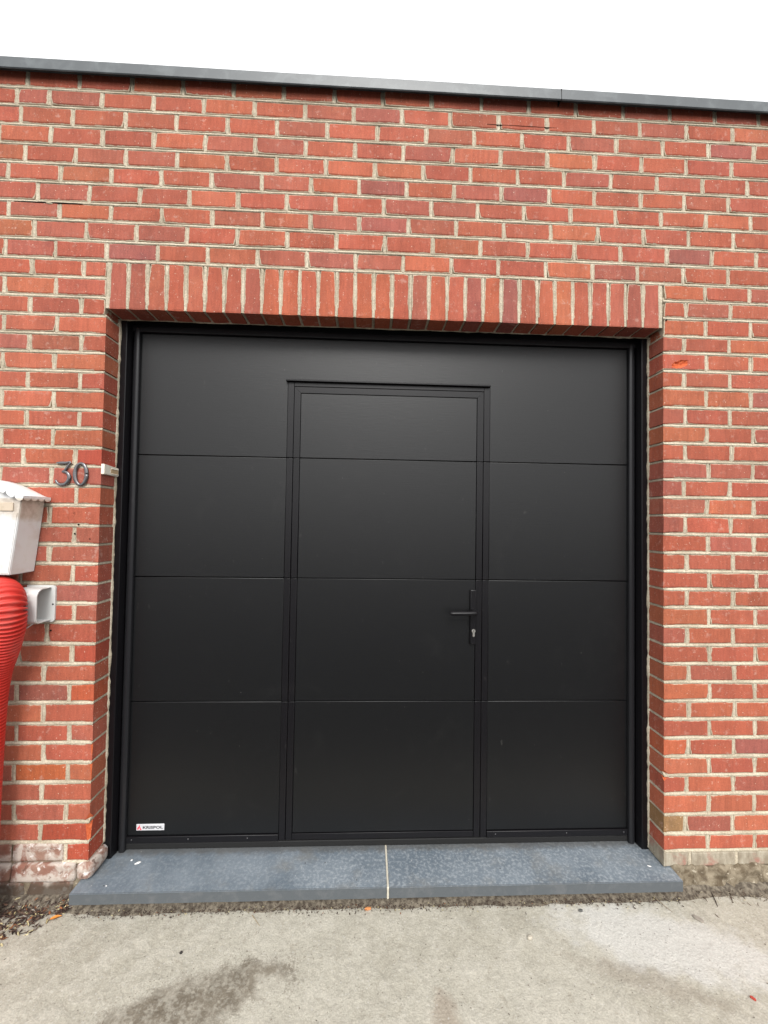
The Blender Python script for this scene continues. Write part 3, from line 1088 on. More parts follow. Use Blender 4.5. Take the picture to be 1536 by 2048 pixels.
def slab(x0, x1, seed):
    bm = bmesh.new()
    bmesh.ops.create_cube(bm, size=1.0)
    y0, y1, z0, z1 = -.0605, .20, Z_SLAB - .043, Z_SLAB
    for v in bm.verts:
        v.co = Vector((x0 + (v.co.x + .5) * (x1 - x0), y0 + (v.co.y + .5) * (y1 - y0), z0 + (v.co.z + .5) * (z1 - z0)))
    bmesh.ops.bevel(bm, geom=bm.edges[:], offset=.0022, segments=2, affect='EDGES')
    bmesh.ops.subdivide_edges(bm, edges=[e for e in bm.edges if abs((e.verts[0].co - e.verts[1].co).x) > .5], cuts=70)
    for v in bm.verts:
        e = .0007 * nz(v.co.x * 30, seed, v.co.z * 20) + .0007 * nz(v.co.x * 90, seed, v.co.y * 40)
        v.co.y += e
        v.co.z += .0006 * nz(v.co.x * 50, v.co.y * 20, seed)
        v.co -= TO
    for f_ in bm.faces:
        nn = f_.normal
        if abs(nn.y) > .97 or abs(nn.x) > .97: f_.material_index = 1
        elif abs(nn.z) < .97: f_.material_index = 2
    me = bpy.data.meshes.new('slab')
    bm.to_mesh(me); bm.free()
    return link('slab', me, thr, [M_STONE, M_SIDE_SHADE, M_ARRIS])


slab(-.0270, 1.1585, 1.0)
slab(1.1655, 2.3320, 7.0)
v, f = sweep([(1.162, -.0612 + .0006 * nz(i, 2, 2) + .26 * i / 60, Z_SLAB - .0030) for i in range(61)], [.0044 + .0008 * nz(i * .5, 1, 1) for i in range(61)], 8, up=Vector((0, 0, 1)))
jm = MB(); jm.add([Vector(p) - TO for p in v], f)
v, f = sweep([(1.162, -.0585, Z_SLAB - .001 - .042 * i / 12) for i in range(13)], [.0042 + .0009 * nz(i * .7, 6, 1) for i in range(13)], 8)
jm.add([Vector(p) - TO for p in v], f)
jm.build('joint', M_JOINT, thr, True)
for (sx, sy, L_, w_, a_, sd_) in ((.150, .072, .024, .011, .5, 1), (.118, .086, .010, .006, .9, 4), (.09, -.03, .006, .004, 0, 6), (2.243, .010, .016, .004, -.4, 8)):
    n = 14
    pts = []
    for i in range(n):
        a = 2 * PI * i / n
        r_ = 1 + .35 * nz(math.cos(a) * 1.5 + sd_, math.sin(a) * 1.5, sd_)
        u_, w2 = L_ / 2 * math.cos(a) * r_, w_ / 2 * math.sin(a) * r_
        pts.append((u_ * math.cos(a_) - w2 * math.sin(a_), u_ * math.sin(a_) + w2 * math.cos(a_)))
    v = [(x * .7, y * .7, .0016) for x, y in pts] + [(x, y, 0) for x, y in pts]
    o = link('mortar_splash', mesh('mortar_splash', v, [tuple(range(n))] + [(n + i, n + (i + 1) % n, (i + 1) % n, i) for i in range(n)], True), thr, M_SPLASH)
    o.location = Vector((sx, sy, Z_SLAB + .0004)) - TO

# ------------------------------------------------------------------ garage door
door = tag(empty('garage_door', (1.15, .14, Z_SLAB)), 'black sectional garage door with a built in walk through door and lever handle', 'door')
DO = Vector(door.location)
YP = .140


def dpart(o, parent=door, po=DO):
    o.location = Vector(o.location) - po
    o.parent = parent
    return o


RZ = [.960, .3855, -.1415, -.6735, -1.2355]          # seams between the four sections
GAP = .0026
for (xa, xb) in ((.046, .7005), (1.6025, 2.252)):
    for i in range(1, 4):
        dpart(bevel_box('panel', xa, xb, YP, YP + .03, RZ[i + 1] + GAP / 2, RZ[i] - GAP / 2, M_DOOR, None, .0022, 2))
zq = RZ[1] + GAP / 2                                    # the top section is one piece, cut out round the walk-through door
pq = [(.046, zq), (.7005, zq), (.7005, .7300), (1.6025, .7300), (1.6025, zq), (2.252, zq), (2.252, RZ[0]), (.046, RZ[0])]
pc = Vector((1.15, YP, .65))
n = len(pq)
ins = [(.0472, zq + .0012), (.6993, zq + .0012), (.6993, .7312), (1.6037, .7312), (1.6037, zq + .0012), (2.2508, zq + .0012), (2.2508, RZ[0] - .0012), (.0472, RZ[0] - .0012)]
vq = [Vector((x, YP, z)) - pc for x, z in ins] + [Vector((x, YP + .0012, z)) - pc for x, z in pq] + [Vector((x, YP + .03, z)) - pc for x, z in pq]
fq = [tuple(range(n))] + [(n + i, n + (i + 1) % n, (i + 1) % n, i) for i in range(n)] + [(2 * n + i, 2 * n + (i + 1) % n, n + (i + 1) % n, n + i) for i in range(n)]
o = link('panel', mesh('panel', vq, fq), None, M_DOOR); o.location = pc
dpart(o)
dpart(bevel_box('backing', .04, 2.26, YP + .0305, YP + .045, Z_SLAB + .001, .99, M_RUB, None, 0))
# fixed profile round the walk-through door
WX0, WX1, WZ = .7290, 1.5740, .7005
for i in range(4):
    zt = (.7205 if i == 0 else RZ[i] - GAP / 2)
    zb_ = (RZ[i + 1] + GAP / 2 if i < 3 else -1.2640)
    dpart(bevel_box('frame_profile', .7010, WX0 - .0012, YP - .0025, YP + .028, zb_, zt, M_FRAME, None, .0014, 2))
    dpart(bevel_box('frame_profile', WX1 + .0012, 1.6020, YP - .0025, YP + .028, zb_, zt, M_FRAME, None, .0014, 2))
dpart(bevel_box('frame_profile', WX0 - .0008, WX1 + .0008, YP - .0025, YP + .028, WZ + .0012, .7205, M_FRAME, None, .0014, 2))
rail = dpart(bevel_box('drip_rail', .6935, 1.6010, YP - .017, YP + .01, .7208, .7285, M_FRAME, None, .0018, 2))
# bottom rail and seal
for (xa, xb) in ((.048, .7000), (1.6030, 2.250)):
    br = dpart(bevel_box('bottom_rail', xa, xb, YP - .006, YP + .028, -1.2640, -1.2362, M_FRAME, None, .0020, 2))
    for t_ in ((.06, .42, .80) if xa < 1 else (.06, .55, .95)):
        s_ = bevel_box('screw', 0, .005, 0, .003, 0, .005, M_PEWTER, None, .0014, 2)
        s_.location = Vector((xa + (xb - xa) * t_, YP - .0078, -1.2480)) - DO - br.location
        s_.parent = br
dpart(bevel_box('bottom_seal', .046, 2.252, YP - .003, YP + .029, Z_SLAB + .0015, -1.2655, M_RUB, None, .003, 2))

# the walk-through door in it
wk = dpart(bevel_box('walk_through_door', WX0 + .001, WX1 - .001, YP + .012, YP + .029, -1.2630, WZ - .0006, M_RUB, None, 0))
WK = Vector(wk.location) + DO


def wpart(o):
    o.location = Vector(o.location) - WK
    o.parent = wk
    return o


IX0, IX1, IZ = .7570, 1.5450, .6735
rz2 = [IZ, RZ[1], RZ[2], RZ[3], -1.2350]
for i in range(4):
    wpart(bevel_box('panel', IX0 + .0008, IX1 - .0008, YP + .001, YP + .0118, rz2[i + 1] + GAP / 2, rz2[i] - GAP / 2, M_DOOR, None, .0018, 2))
    zt = rz2[i] - GAP / 2 if i else WZ - .0012
    zb_ = rz2[i + 1] + GAP / 2 if i < 3 else -1.2620
    for (xa, xb, sgn) in ((WX0 + .0012, IX0, 1), (IX1, WX1 - .0012, -1)):
        if i == 0:     # mitred at the top
            yy0, yy1 = YP - .0025, YP + .0115
            ztop_in = IZ
            p = [(xa, zb_), (xb, zb_), (xb, ztop_in - .0004), (xa, zt)] if sgn > 0 else [(xa, zb_), (xb, zb_), (xb, zt), (xa, ztop_in - .0004)]
            v = [(x, yy0, z) for x, z in p] + [(x, yy1, z) for x, z in p]
            f = [(0, 1, 2, 3), (4, 7, 6, 5)] + [(a, a + 4, (a + 1) % 4 + 4, (a + 1) % 4) for a in range(4)]
            c = Vector((xa, yy0, zb_))
            me = mesh('frame_profile', [Vector(q) - c for q in v], f)
            o = link('frame_profile', me, None, M_FRAME); o.location = c
            wpart(o)
        else:
            wpart(bevel_box('frame_profile', xa, xb, YP - .0025, YP + .0115, zb_, zt, M_FRAME, None, .0014, 2))
p = [(WX0 + .0020, WZ - .0012), (IX0 + .0006, IZ - .0000), (IX1 - .0006, IZ), (WX1 - .0020, WZ - .0012)]
v = [(x, YP - .0025, z) for x, z in p] + [(x, YP + .0115, z) for x, z in p]
me = mesh('frame_profile', [Vector(q) - Vector((1.15, YP, .68)) for q in v], [(0, 1, 2, 3), (4, 7, 6, 5)] + [(a, a + 4, (a + 1) % 4 + 4, (a + 1) % 4) for a in range(4)])
o = link('frame_profile', me, None, M_FRAME); o.location = (1.15, YP, .68); wpart(o)
wpart(bevel_box('frame_profile', IX0 + .001, IX1 - .001, YP - .0015, YP + .0115, -1.2620, -1.2365, M_FRAME, None, .0014, 2))

# lever handle on a long plate
wpart(bevel_box('handle_plate', 1.5190, 1.5465, YP - .0125, YP + .0008, -.4245, -.1845, M_FRAME, None, .0040, 3))
lev = spline([(1.5335, YP - .010, -.276), (1.5335, YP - .036, -.276), (1.5310, YP - .050, -.2765), (1.5220, YP - .0555, -.277), (1.490, YP - .057, -.2775), (1.450, YP - .057, -.278), (1.4300, YP - .056, -.2785), (1.4250, YP - .0535, -.2785)], 5)
v, f = sweep(lev, [.0118 if i < 12 else .0122 - .0016 * min(1, (i - 12) / 20) - (.004 if i > len(lev) - 3 else 0) for i in range(len(lev))], 14, .85, up=Vector((0, 0, 1)))
c = Vector((1.5335, YP - .012, -.276))
o = link('lever', mesh('lever', [Vector(q) - c for q in v], f, True), None, M_FRAME); o.location = c; wpart(o)
# keyhole cylinder: round head over a narrower tail
cy = MB()
pts = []
for i in range(15):
    a = math.radians(-58 + 296 * i / 14)
    pts.append((.0083 * math.cos(a), .0083 * math.sin(a)))
for i in range(7):
    a = math.radians(180 + 180 * i / 6)
    pts.append((.0048 * math.cos(a), -.0205 + .0048 * math.sin(a)))
n = len(pts)
v = [(x * .88, -.0035, z * .97) for x, z in pts] + [(x, -.0026, z) for x, z in pts] + [(x, .004, z) for x, z in pts]
f = [tuple(range(n))] + [(i, n + i, n + (i + 1) % n, (i + 1) % n) for i in range(n)] + [(n + i, 2 * n + i, 2 * n + (i + 1) % n, n + (i + 1) % n) for i in range(n)]
cme = mesh('lock_cylinder', v, f)
bm = bmesh.new(); bm.from_mesh(cme); bmesh.ops.recalc_face_normals(bm, faces=bm.faces[:]); bm.to_mesh(cme); bm.free()
o = link('lock_cylinder', cme, None, M_STEEL); o.location = (1.5345, YP - .0125, -.3640); wpart(o)
o = bevel_box('keyway', 1.5335, 1.5355, YP - .0166, YP - .0150, -.3680, -.3605, M_DARK, None, 0); wpart(o)

# maker's badge low on the left panel
bd = dpart(bevel_box('badge', .1035, .2195, YP - .0022, YP + .0002, -1.2125, -1.1860, M_SILVER, None, .0012, 2))
BO = Vector(bd.location) + DO


def text_mesh(txt, size, bold):
    cu = bpy.data.curves.new('lettering', 'FONT')
    cu.body = txt
    cu.size = size
    cu.offset = bold
    cu.extrude = .0003
    cu.resolution_u = 4
    ob = bpy.data.objects.new('lettering', cu)
    COL.objects.link(ob)
    dg = bpy.context.evaluated_depsgraph_get()
    me = bpy.data.meshes.new_from_object(ob.evaluated_get(dg))
    bpy.data.objects.remove(ob)
    me.name = 'lettering'
    return me


me = text_mesh('KRISPOL', .0150, .0004)
xs = [v.co.x for v in me.vertices]; ys = [v.co.y for v in me.vertices]
me.transform(Matrix.Translation((-min(xs), -min(ys), 0)))
wd, hg = max(xs) - min(xs), max(ys) - min(ys)
me.transform(Matrix.Diagonal((.083 / wd, .0112 / hg, 1, 1)))
o = link('lettering', me, None, M_INK)
o.rotation_euler = (PI / 2, 0, 0)
o.location = Vector((.1310, YP - .0025, -1.2052)) - BO
o.parent = bd
# red flame emblem: two leaning tongues
def tongue(pts, y):
    n = len(pts)
    v = [(x, y, z) for x, z in pts] + [(x, y + .0008, z) for x, z in pts]
    return v, [tuple(range(n)), tuple(range(2 * n - 1, n - 1, -1))] + [(i, n + i, n + (i + 1) % n, (i + 1) % n) for i in range(n)]


em = MB()
em.add(*tongue([(-.0075, -.0100), (-.0090, -.0050), (-.0070, .0000), (-.0030, .0040), (-.0010, .0105), (.0015, .0060), (.0015, .0010), (-.0005, -.0030), (.0005, -.0065), (-.0020, -.0035), (-.0045, -.0060), (-.0040, -.0100)], 0))
em.add(*tongue([(.0010, -.0100), (.0025, -.0050), (.0030, .0020), (.0050, -.0010), (.0065, -.0060), (.0095, -.0100)], 0))
o = em.build('emblem', M_FLAME, bd); o.location = Vector((.1170, YP - .0030, -1.1992)) - BO

# guide frame standing in the reveal, a thing of its own
fr = tag(empty('door_frame', (1.15, .11, Z_SLAB)), 'black metal guide frame lining the brick opening round the garage door', 'frame')
FO = Vector(fr.location)


def post(sgn):
    X = (lambda d: d) if sgn > 0 else (lambda d: WO - d)
    pr = [(-.060, .0935), (.0255, .0935), (.0280, .0950), (.0285, .0980), (.0330, .1230), (.0330, .135), (-.060, .135)]
    m = MB()
    n = len(pr)
    z0, z1 = Z_SLAB + .0008, 1.04
    v = [(X(d), y, z0) for d, y in pr] + [(X(d), y, z1) for d, y in pr]
    m.add([Vector(q) - FO for q in v], [(i, (i + 1) % n, n + (i + 1) % n, n + i) for i in range(n)] + [tuple(range(n)), tuple(range(2 * n - 1, n - 1, -1))])
    o = m.build('post', M_FRAME, fr)
    bm = bmesh.new(); bm.from_mesh(o.data); bmesh.ops.recalc_face_normals(bm, faces=bm.faces[:]); bm.to_mesh(o.data); bm.free()
    # convex lip that closes on the panels
    lp = [(.0335, .1340)] + [(.0395 + .0125 * (1 - math.cos(a)), .1270 - .0055 * math.sin(a)) for a in [PI * i / 8 for i in range(9)]] + [(.0650, .1380)]
    n = len(lp)
    z0 += .0005
    v = [(X(d), y, z0) for d, y in lp] + [(X(d), y, .93) for d, y in lp]
    me = mesh('guide_lip', [Vector(q) - FO for q in v], [(i, i + 1, n + i + 1, n + i) for i in range(n - 1)], True)
    if sgn < 0: me.flip_normals()
    link('guide_lip', me, fr, M_LIP)


post(1)
post(-1)
hd = bevel_box('header', .030, WO - .030, .1240, .1385, .9150, .9430, M_FRAME, fr, .002, 2); hd.location = Vector(hd.location) - FO
hd = bevel_box('header_back', .032, WO - .032, .1360, .1398, .9420, 1.05, M_RUB, fr, 0); hd.location = Vector(hd.location) - FO

# ------------------------------------------------------------------ small things on the wall
# door contact on the left reveal
dc = tag(empty('door_contact', (.0, .045, .302)), 'small cream door contact box fixed to the left brick reveal', 'sensor')
CO = Vector(dc.location)


def cpart(o, parent=dc, po=CO):
    o.location = Vector(o.location) - po
    o.parent = parent
    return o


def sloped(name, x0, x1, y0, y1, z0a, z1a, z0b, z1b, mat):
    v = [(x0, y0, z0a), (x1, y0, z0a), (x1, y1, z0b), (x0, y1, z0b), (x0, y0, z1a), (x1, y0, z1a), (x1, y1, z1b), (x0, y1, z1b)]
    bm = bmesh.new()
    vs = [bm.verts.new(q) for q in v]
    for q in ((0, 3, 2, 1), (4, 5, 6, 7), (0, 1, 5, 4), (1, 2, 6, 5), (2, 3, 7, 6), (3, 0, 4, 7)):
        bm.faces.new([vs[i] for i in q])
    bmesh.ops.bevel(bm, geom=bm.edges[:], offset=.0012, segments=2, affect='EDGES')
    me = bpy.data.meshes.new(name); bm.to_mesh(me); bm.free()
    return link(name, me, None, mat)


cpart(sloped('housing', -.001, .0125, .0005, .092, .2830, .3235, .2815, .3165, M_CREAM))
cpart(bevel_box('slot', .0122, .0135, .040, .088, .2890, .3085, M_BRASS, None, .0006, 1))
cpart(bevel_box('slot_rim', .0120, .0150, .044, .0885, .3075, .3105, M_CREAM, None, .0006, 1))
cpart(bevel_box('slot_rim', .0120, .0150, .044, .0885, .2868, .2900, M_CREAM, None, .0006, 1))

# house number 3 0, each digit screwed on by itself
def digit(name, label, path, rad, org):
    v, f = sweep(path, rad, 12, .62, up=Vector((0, 1, 0)), cap=True)
    c = Vector(org)
    me = mesh(name, [Vector(q) for q in v], f, True)
    o = link(name, me, None, M_PEWTER)
    o.location = c
    tag(o, label, 'number', 'house number digits on the brick beside the door')
    return o


H3 = [(-.026, .0425, .0020), (-.010, .0430, .0046), (.010, .0435, .0046), (.0275, .0460, .0030), (.0200, .0330, .0040), (.0070, .0130, .0042), (-.0020, .0085, .0036), (.0100, .0075, .0044), (.0205, -.0010, .0058), (.0245, -.0140, .0066), (.0200, -.0300, .0064), (.0080, -.0410, .0056), (-.0080, -.0430, .0048), (-.0200, -.0370, .0044), (-.0265, -.0250, .0030)]
pp = spline([(x, -.006, z) for x, z, r in H3], 5)
rr = [p.y * 1.15 for p in spline([(0, r, 0) for x, z, r in H3], 5)]
digit('house_number', 'dark pewter numeral 3 screwed to the bricks above the white mailbox', pp, rr, (-.142, 0, .2800))
pp = [(.0225 * math.cos(a), -.006, .0425 * math.sin(a)) for a in [2 * PI * i / 40 for i in range(41)]]
rr = [.0052 + .0024 * abs(math.cos(2 * PI * i / 40)) for i in range(41)]
digit('house_number', 'dark pewter numeral 0 screwed to the bricks right of the 3', pp, rr, (-.0735, 0, .2795))

# white mailbox with an arched, scalloped lid
mbx = tag(empty('mailbox', (-.41, -.055, -.105)), 'white metal mailbox with arched scalloped lid hanging on the brick wall', 'mailbox')
MO = Vector(mbx.location)
MC = -.41


def mpart(o):
    o.location = Vector(o.location) - MO
    o.parent = mbx
    return o


def body():
    zt, zb0 = .178, -.1055
    hw0, hw1 = .2025, .1705
    bm = bmesh.new()
    v = []
    for (z, hw) in ((zb0, hw1), (zt, hw0)):
        for (sx, y) in ((-1, -.110), (1, -.110), (1, -.002), (-1, -.002)):
            v.append(bm.verts.new((MC + sx * hw, y, z)))
    for q in ((0, 3, 2, 1), (4, 5, 6, 7), (0, 1, 5, 4), (1, 2, 6, 5), (2, 3, 7, 6), (3, 0, 4, 7)):
        bm.faces.new([v[i] for i in q])
    bmesh.ops.bevel(bm, geom=bm.edges[:], offset=.0028, segments=3, affect='EDGES')
    me = bpy.data.meshes.new('body')
    bm.to_mesh(me); bm.free()
    me.polygons.foreach_set('use_smooth', [p.area < .002 for p in me.polygons])
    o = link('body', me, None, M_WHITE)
    return o


mpart(body())
# front door panel of the box
dv = [(MC - .187, -.0965 + 0), (0, 0)]
m = MB()
zt, zb0 = .1215, -.0975
for (y0, y1) in ((-.1118, -.1095),):
    hwt, hwb = .1965 - .0008 - .0065, .1715 - .0065
    v = [(MC - hwb, y0, zb0), (MC + hwb, y0, zb0), (MC + hwt, y0, zt), (MC - hwt, y0, zt), (MC - hwb, y1, zb0), (MC + hwb, y1, zb0), (MC + hwt, y1, zt), (MC - hwt, y1, zt)]
    m.add([Vector(q) - MO for q in v], [(0, 1, 2, 3), (0, 4, 5, 1), (1, 5, 6, 2), (2, 6, 7, 3), (3, 7, 4, 0)])
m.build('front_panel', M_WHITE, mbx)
mpart(bevel_box('slot_flap', MC - .176, MC + .176, -.1145, -.1095, .1285, .1600, M_TAN, None, .0022, 3))

PROF = [(.222, .1840), (.206, .1862), (.190, .1930), (.168, .2040), (.1135, .2290), (.070, .2420), (.0255, .2492), (0, .2505)]
prof = [(MC - x, z) for x, z in PROF[:-1]] + [(MC + x, z) for x, z in PROF[::-1]]


def profz(x):
    for i in range(len(prof) - 1):
        if prof[i][0] <= x <= prof[i + 1][0]:
            t_ = (x - prof[i][0]) / (prof[i + 1][0] - prof[i][0])
            return prof[i][1] + t_ * (prof[i + 1][1] - prof[i][1])
    return prof[0][1]


lid = MB()
pf = [(p.x, p.z) for p in spline([(x, 0, z) for x, z in prof], 4)]
YF = -.126
n = len(pf)
v = []
for (y, dz) in ((-.002, .0015), (YF, .0015), (YF, -.0015), (-.002, -.0015)):
    v += [(x, y, z + dz) for x, z in pf]
f = []
for a, b in ((0, 1), (1, 2), (2, 3)):
    f += [(a * n + i, a * n + i + 1, b * n + i + 1, b * n + i) for i in range(n - 1)]
f += [(0, n, 2 * n, 3 * n), (n - 1, 4 * n - 1, 3 * n - 1, 2 * n - 1)]
lid.add([Vector(q) - MO for q in v], f)
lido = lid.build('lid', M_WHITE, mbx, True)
gb = MB()                                                # gable closing the arch under the lid
gp = [(x, z - .002) for x, z in pf if abs(x - MC) < .200]
n = len(gp)
v = [(x, -.1080, z) for x, z in gp] + [(x, -.1080, .172) for x, z in gp]
gb.add([Vector(q) - MO for q in v], [(i, i + 1, n + i + 1, n + i) for i in range(n - 1)])
v = [(x, -.1050, z) for x, z in gp] + [(x, -.1050, .172) for x, z in gp]
gb.add([Vector(q) - MO for q in v], [(n + i, n + i + 1, i + 1, i) for i in range(n - 1)])
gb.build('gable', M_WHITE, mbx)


def scallops(fn, cnt, drop, th):
    """row of hanging half rounds; fn(s) gives the edge point and the outward normal"""
    m = MB()
    for i in range(cnt):
        K = 10
        top, bot = [], []
        for j in range(K + 1):
            s = (i + j / K) / cnt
            p, nn = fn(s)
            d = drop * (.35 + .65 * math.sqrt(max(0, 1 - (2 * j / K - 1) ** 2)))
            top.append((p + Vector((0, 0, .0005)), nn)); bot.append((p - Vector((0, 0, d)), nn))
        v = [q for q, _ in top] + [q + nn * .001 for q, nn in bot] + [q - nn * th for q, nn in top] + [q - nn * (th - .001) for q, nn in bot]
        L = K + 1
        f = [(j, j + 1, L + j + 1, L + j) for j in range(K)] + [(2 * L + j, 3 * L + j, 3 * L + j + 1, 2 * L + j + 1) for j in range(K)] + [(L + j, L + j + 1, 3 * L + j + 1, 3 * L + j) for j in range(K)]
        m.add([Vector(q) - MO - Vector(lido.location) for q in v], f)
    return m


xa, xb = pf[0][0], pf[-1][0]
fs = scallops(lambda s: (Vector((xa + (xb - xa) * s, YF - .0003, profz(xa + (xb - xa) * s) + .001)), Vector((0, -1, 0))), 14, .0205, .002)
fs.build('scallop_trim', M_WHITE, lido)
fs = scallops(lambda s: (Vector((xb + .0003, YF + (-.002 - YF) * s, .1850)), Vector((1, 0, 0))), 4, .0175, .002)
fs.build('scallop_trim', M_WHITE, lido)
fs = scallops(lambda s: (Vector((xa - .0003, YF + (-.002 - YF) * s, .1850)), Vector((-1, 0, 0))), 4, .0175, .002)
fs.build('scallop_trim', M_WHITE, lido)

# white trunking with an open end
tk = tag(empty('duct_outlet', (-.21, 0, -.228)), 'white plastic duct outlet with its open end facing right beside the red hose', 'outlet')
KO = Vector(tk.location)


def trunk():
    z0, z1, dp, rt, rb = -.2925, -.1640, .076, .030, .016
    pr = [(-.001, z0)]
    for i in range(7):
        a = PI / 2 * i / 6
        pr.append((-(dp - rb) - rb * math.sin(a), z0 + rb - rb * math.cos(a)))
    for i in range(11):
        a = PI / 2 * i / 10
        pr.append((-(dp - rt) - rt * math.cos(a), z1 - rt + rt * math.sin(a)))
    pr.append((-.001, z1))
    inner = [(y * .95 if y < -.002 else y, (z + .228) * .955 - .228) for y, z in pr]
    n = len(pr)
    xs = [-.258, -.215, -.172, -.1690]
    v, f = [], []
    for x in xs:
        v += [(x, y, z) for y, z in pr]
    for k in range(3):
        f += [(k * n + i, k * n + i + 1, (k + 1) * n + i + 1, (k + 1) * n + i) for i in range(n - 1)]
    b = len(v)
    for x in (-.1690, -.2560):
        v += [(x, y, z) for y, z in inner]
    f += [(3 * n + i, 3 * n + i + 1, b + i + 1, b + i) for i in range(n - 1)]
    f += [(b + i, b + i + 1, b + n + i + 1, b + n + i) for i in range(n - 1)]
    f += [tuple(range(n)), tuple(b + n + i for i in range(n))]
    m = MB(); m.add([Vector(q) - KO for q in v], f)
    o = m.build('cover', M_PVC, tk)
    o.data.polygons.foreach_set('use_smooth', [p.loop_total == 4 and abs(p.normal.x) < .5 for p in o.data.polygons])
    return o


trunk()
# base plate, rounded at its end, with a screw
pts = []
for (cx, cz, a0) in ((-.1670, -.2870, -90), (-.1670, -.1710, 0)):
    for i in range(7):
        a = math.radians(a0 + 15 * i)
        pts.append((cx + .013 * math.cos(a), cz + .013 * math.sin(a)))
pts += [(-.262, -.158), (-.262, -.300)]
n = len(pts)
m = MB()
v = [(x, -.0065, z) for x, z in pts] + [(x, .0015, z) for x, z in pts]
m.add([Vector(q) - KO for q in v], [tuple(range(n))] + [(i, n + i, n + (i + 1) % n, (i + 1) % n) for i in range(n)])
bp = m.build('base_plate', M_PVC, tk)
s_ = bevel_box('screw', -.1645, -.1585, -.0078, -.0060, -.2345, -.2285, M_DARK, None, .0012, 2)
s_.location = Vector(s_.location) - KO; s_.parent = bp
# stay wire below
v, f = sweep([(-.1860, -.062, -.2900), (-.2100, -.060, -.3080), (-.262, -.058, -.3350)], .0022, 8)
m = MB(); m.add([Vector(q) - KO for q in v], f); m.build('stay', M_PVC, tk, True)

# red corrugated hose coming out of the wall and dropping to the ground
path = spline([(-.330, -.100, Z_GR - .001), (-.330, -.100, -1.200), (-.329, -.100, -1.000), (-.325, -.100, -.780), (-.318, -.100, -.580), (-.302, -.102, -.460), (-.266, -.114, -.370), (-.236, -.131, -.290),
               (-.228, -.138, -.238), (-.236, -.131, -.204), (-.258, -.114, -.184), (-.292, -.087, -.178), (-.350, -.040, -.178), (-.405, .006, -.178)], 40)
# even spacing, then ribs
dist = [0]
for i in range(1, len(path)): dist.append(dist[-1] + (path[i] - path[i - 1]).length)
tot = dist[-1]
STEP = .0128 / 8
P2, R2 = [], []
i = 0
for q in range(int(tot / STEP)):
    s = q * STEP
    while dist[i + 1] < s: i += 1
    t_ = (s - dist[i]) / (dist[i + 1] - dist[i])
    P2.append(path[i].lerp(path[i + 1], t_))
    ph = (s / .0128) % 1
    R2.append(.0555 + .0068 * (1 if ph < .52 else -1) * min(1, 3.2 * abs(math.sin(2 * PI * min(ph, .52) / 1.04) if ph < .52 else math.sin(PI * (ph - .52) / .48))))
v, f = sweep(P2, R2, 40, up=Vector((1, 0, 0)))
c = Vector((-.330, -.100, Z_GR))
o = link('corrugated_hose', mesh('corrugated_hose', [Vector(q) - c for q in v], f, True), None, M_RED)
o.location = c
tag(o, 'red corrugated plastic hose coming down the wall below the mailbox', 'hose')

# ------------------------------------------------------------------ loose stuff on the ground
def litter_material():
    t = NT('litter')
    a = t.node('ShaderNodeAttribute', attribute_name='tint').outputs['Color']
    return t.done(t.gain(a, t.ramp(t.noise(180, 3), .3, .7, .7, 1.2, False)), .8, None, .3)


M_LIT = litter_material()
LV, LF, LT_ = [], [], []
rl = random.Random(21)


def flake(x, y, z, L, w, col):
    a = rl.uniform(0, 2 * PI)
    ca, sa = math.cos(a), math.sin(a)
    tl, bend = rl.uniform(-.5, .5), rl.uniform(-.35, .35) * L
    rl2 = rl.uniform(-.7, .7)
    pts = [(-L / 2, 0, 0), (-L / 6, w / 2, bend * .6), (L / 4, w * .42, bend * .5), (L / 2, 0, 0), (L / 4, -w * .42, bend * .5 - w * rl2 * .5), (-L / 6, -w / 2, bend * .6 - w * rl2 * .5)]
    b = len(LV)
    for (u, v_, h) in pts:
        LV.append((x + u * ca - v_ * sa, y + u * sa + v_ * ca, z + h + u * tl * .5 + abs(L) * .12))
    LF.append((b, b + 1, b + 2, b + 3)); LF.append((b, b + 3, b + 4, b + 5))
    LT_.extend([(*col, 1)] * 6)


def pick():
    u = rl.random()
    if u < .50: c = (.050, .030, .024)
    elif u < .74: c = (.13, .080, .055)
    elif u < .87: c = (.52, .45, .26)
    elif u < .93: c = (.22, .085, .035)
    else: c = (.30, .27, .23)
    g_ = rl.uniform(.7, 1.25)
    return tuple(q * g_ for q in c)


for i in range(3000):
    x = rl.uniform(-.60, -.032)
    lim = -.02 - .17 * min(1, max(0, (-.03 - x) / .17)) ** .9
    y = -abs(rl.random() ** 1.5) * (-lim)
    if nz(x * 16, y * 16, 4) < -.12 and rl.random() < .8: continue
    flake(x, y, Z_GR + .0015 + .024 * max(0, 1 + y / .07) * rl.random(), rl.uniform(.006, .026), rl.uniform(.0025, .0075), pick())
for i in range(1700):
    x = rl.uniform(-.02, 2.33)
    flake(x, rl.gauss(-.050, .012), Z_GR + .0015 + rl.random() * .006, rl.uniform(.003, .010), rl.uniform(.0015, .004), tuple(q * .8 for q in pick()) if rl.random() < .5 else (.06, .04, .03))
for i in range(420):
    x = rl.uniform(2.34, 3.2)
    flake(x, -abs(rl.gauss(0, .032)) - .008, Z_GR + .002 + rl.random() * .01, rl.uniform(.006, .022), rl.uniform(.0012, .003), rl.choice([(.09, .06, .04), (.30, .26, .19), (.16, .12, .09)]))
for i in range(420):
    x, y = rl.uniform(-.3, 2.7), rl.uniform(-.75, -.08)
    flake(x, y, Z_GR + .0015, rl.uniform(.002, .006), rl.uniform(.001, .003), rl.choice([(.06, .045, .035), (.10, .07, .05), (.40, .38, .34)]))
me = mesh('leaf_litter', LV, LF)
me.attributes.new('tint', 'FLOAT_COLOR', 'POINT').data.foreach_set('color', [x for c in LT_ for x in c])
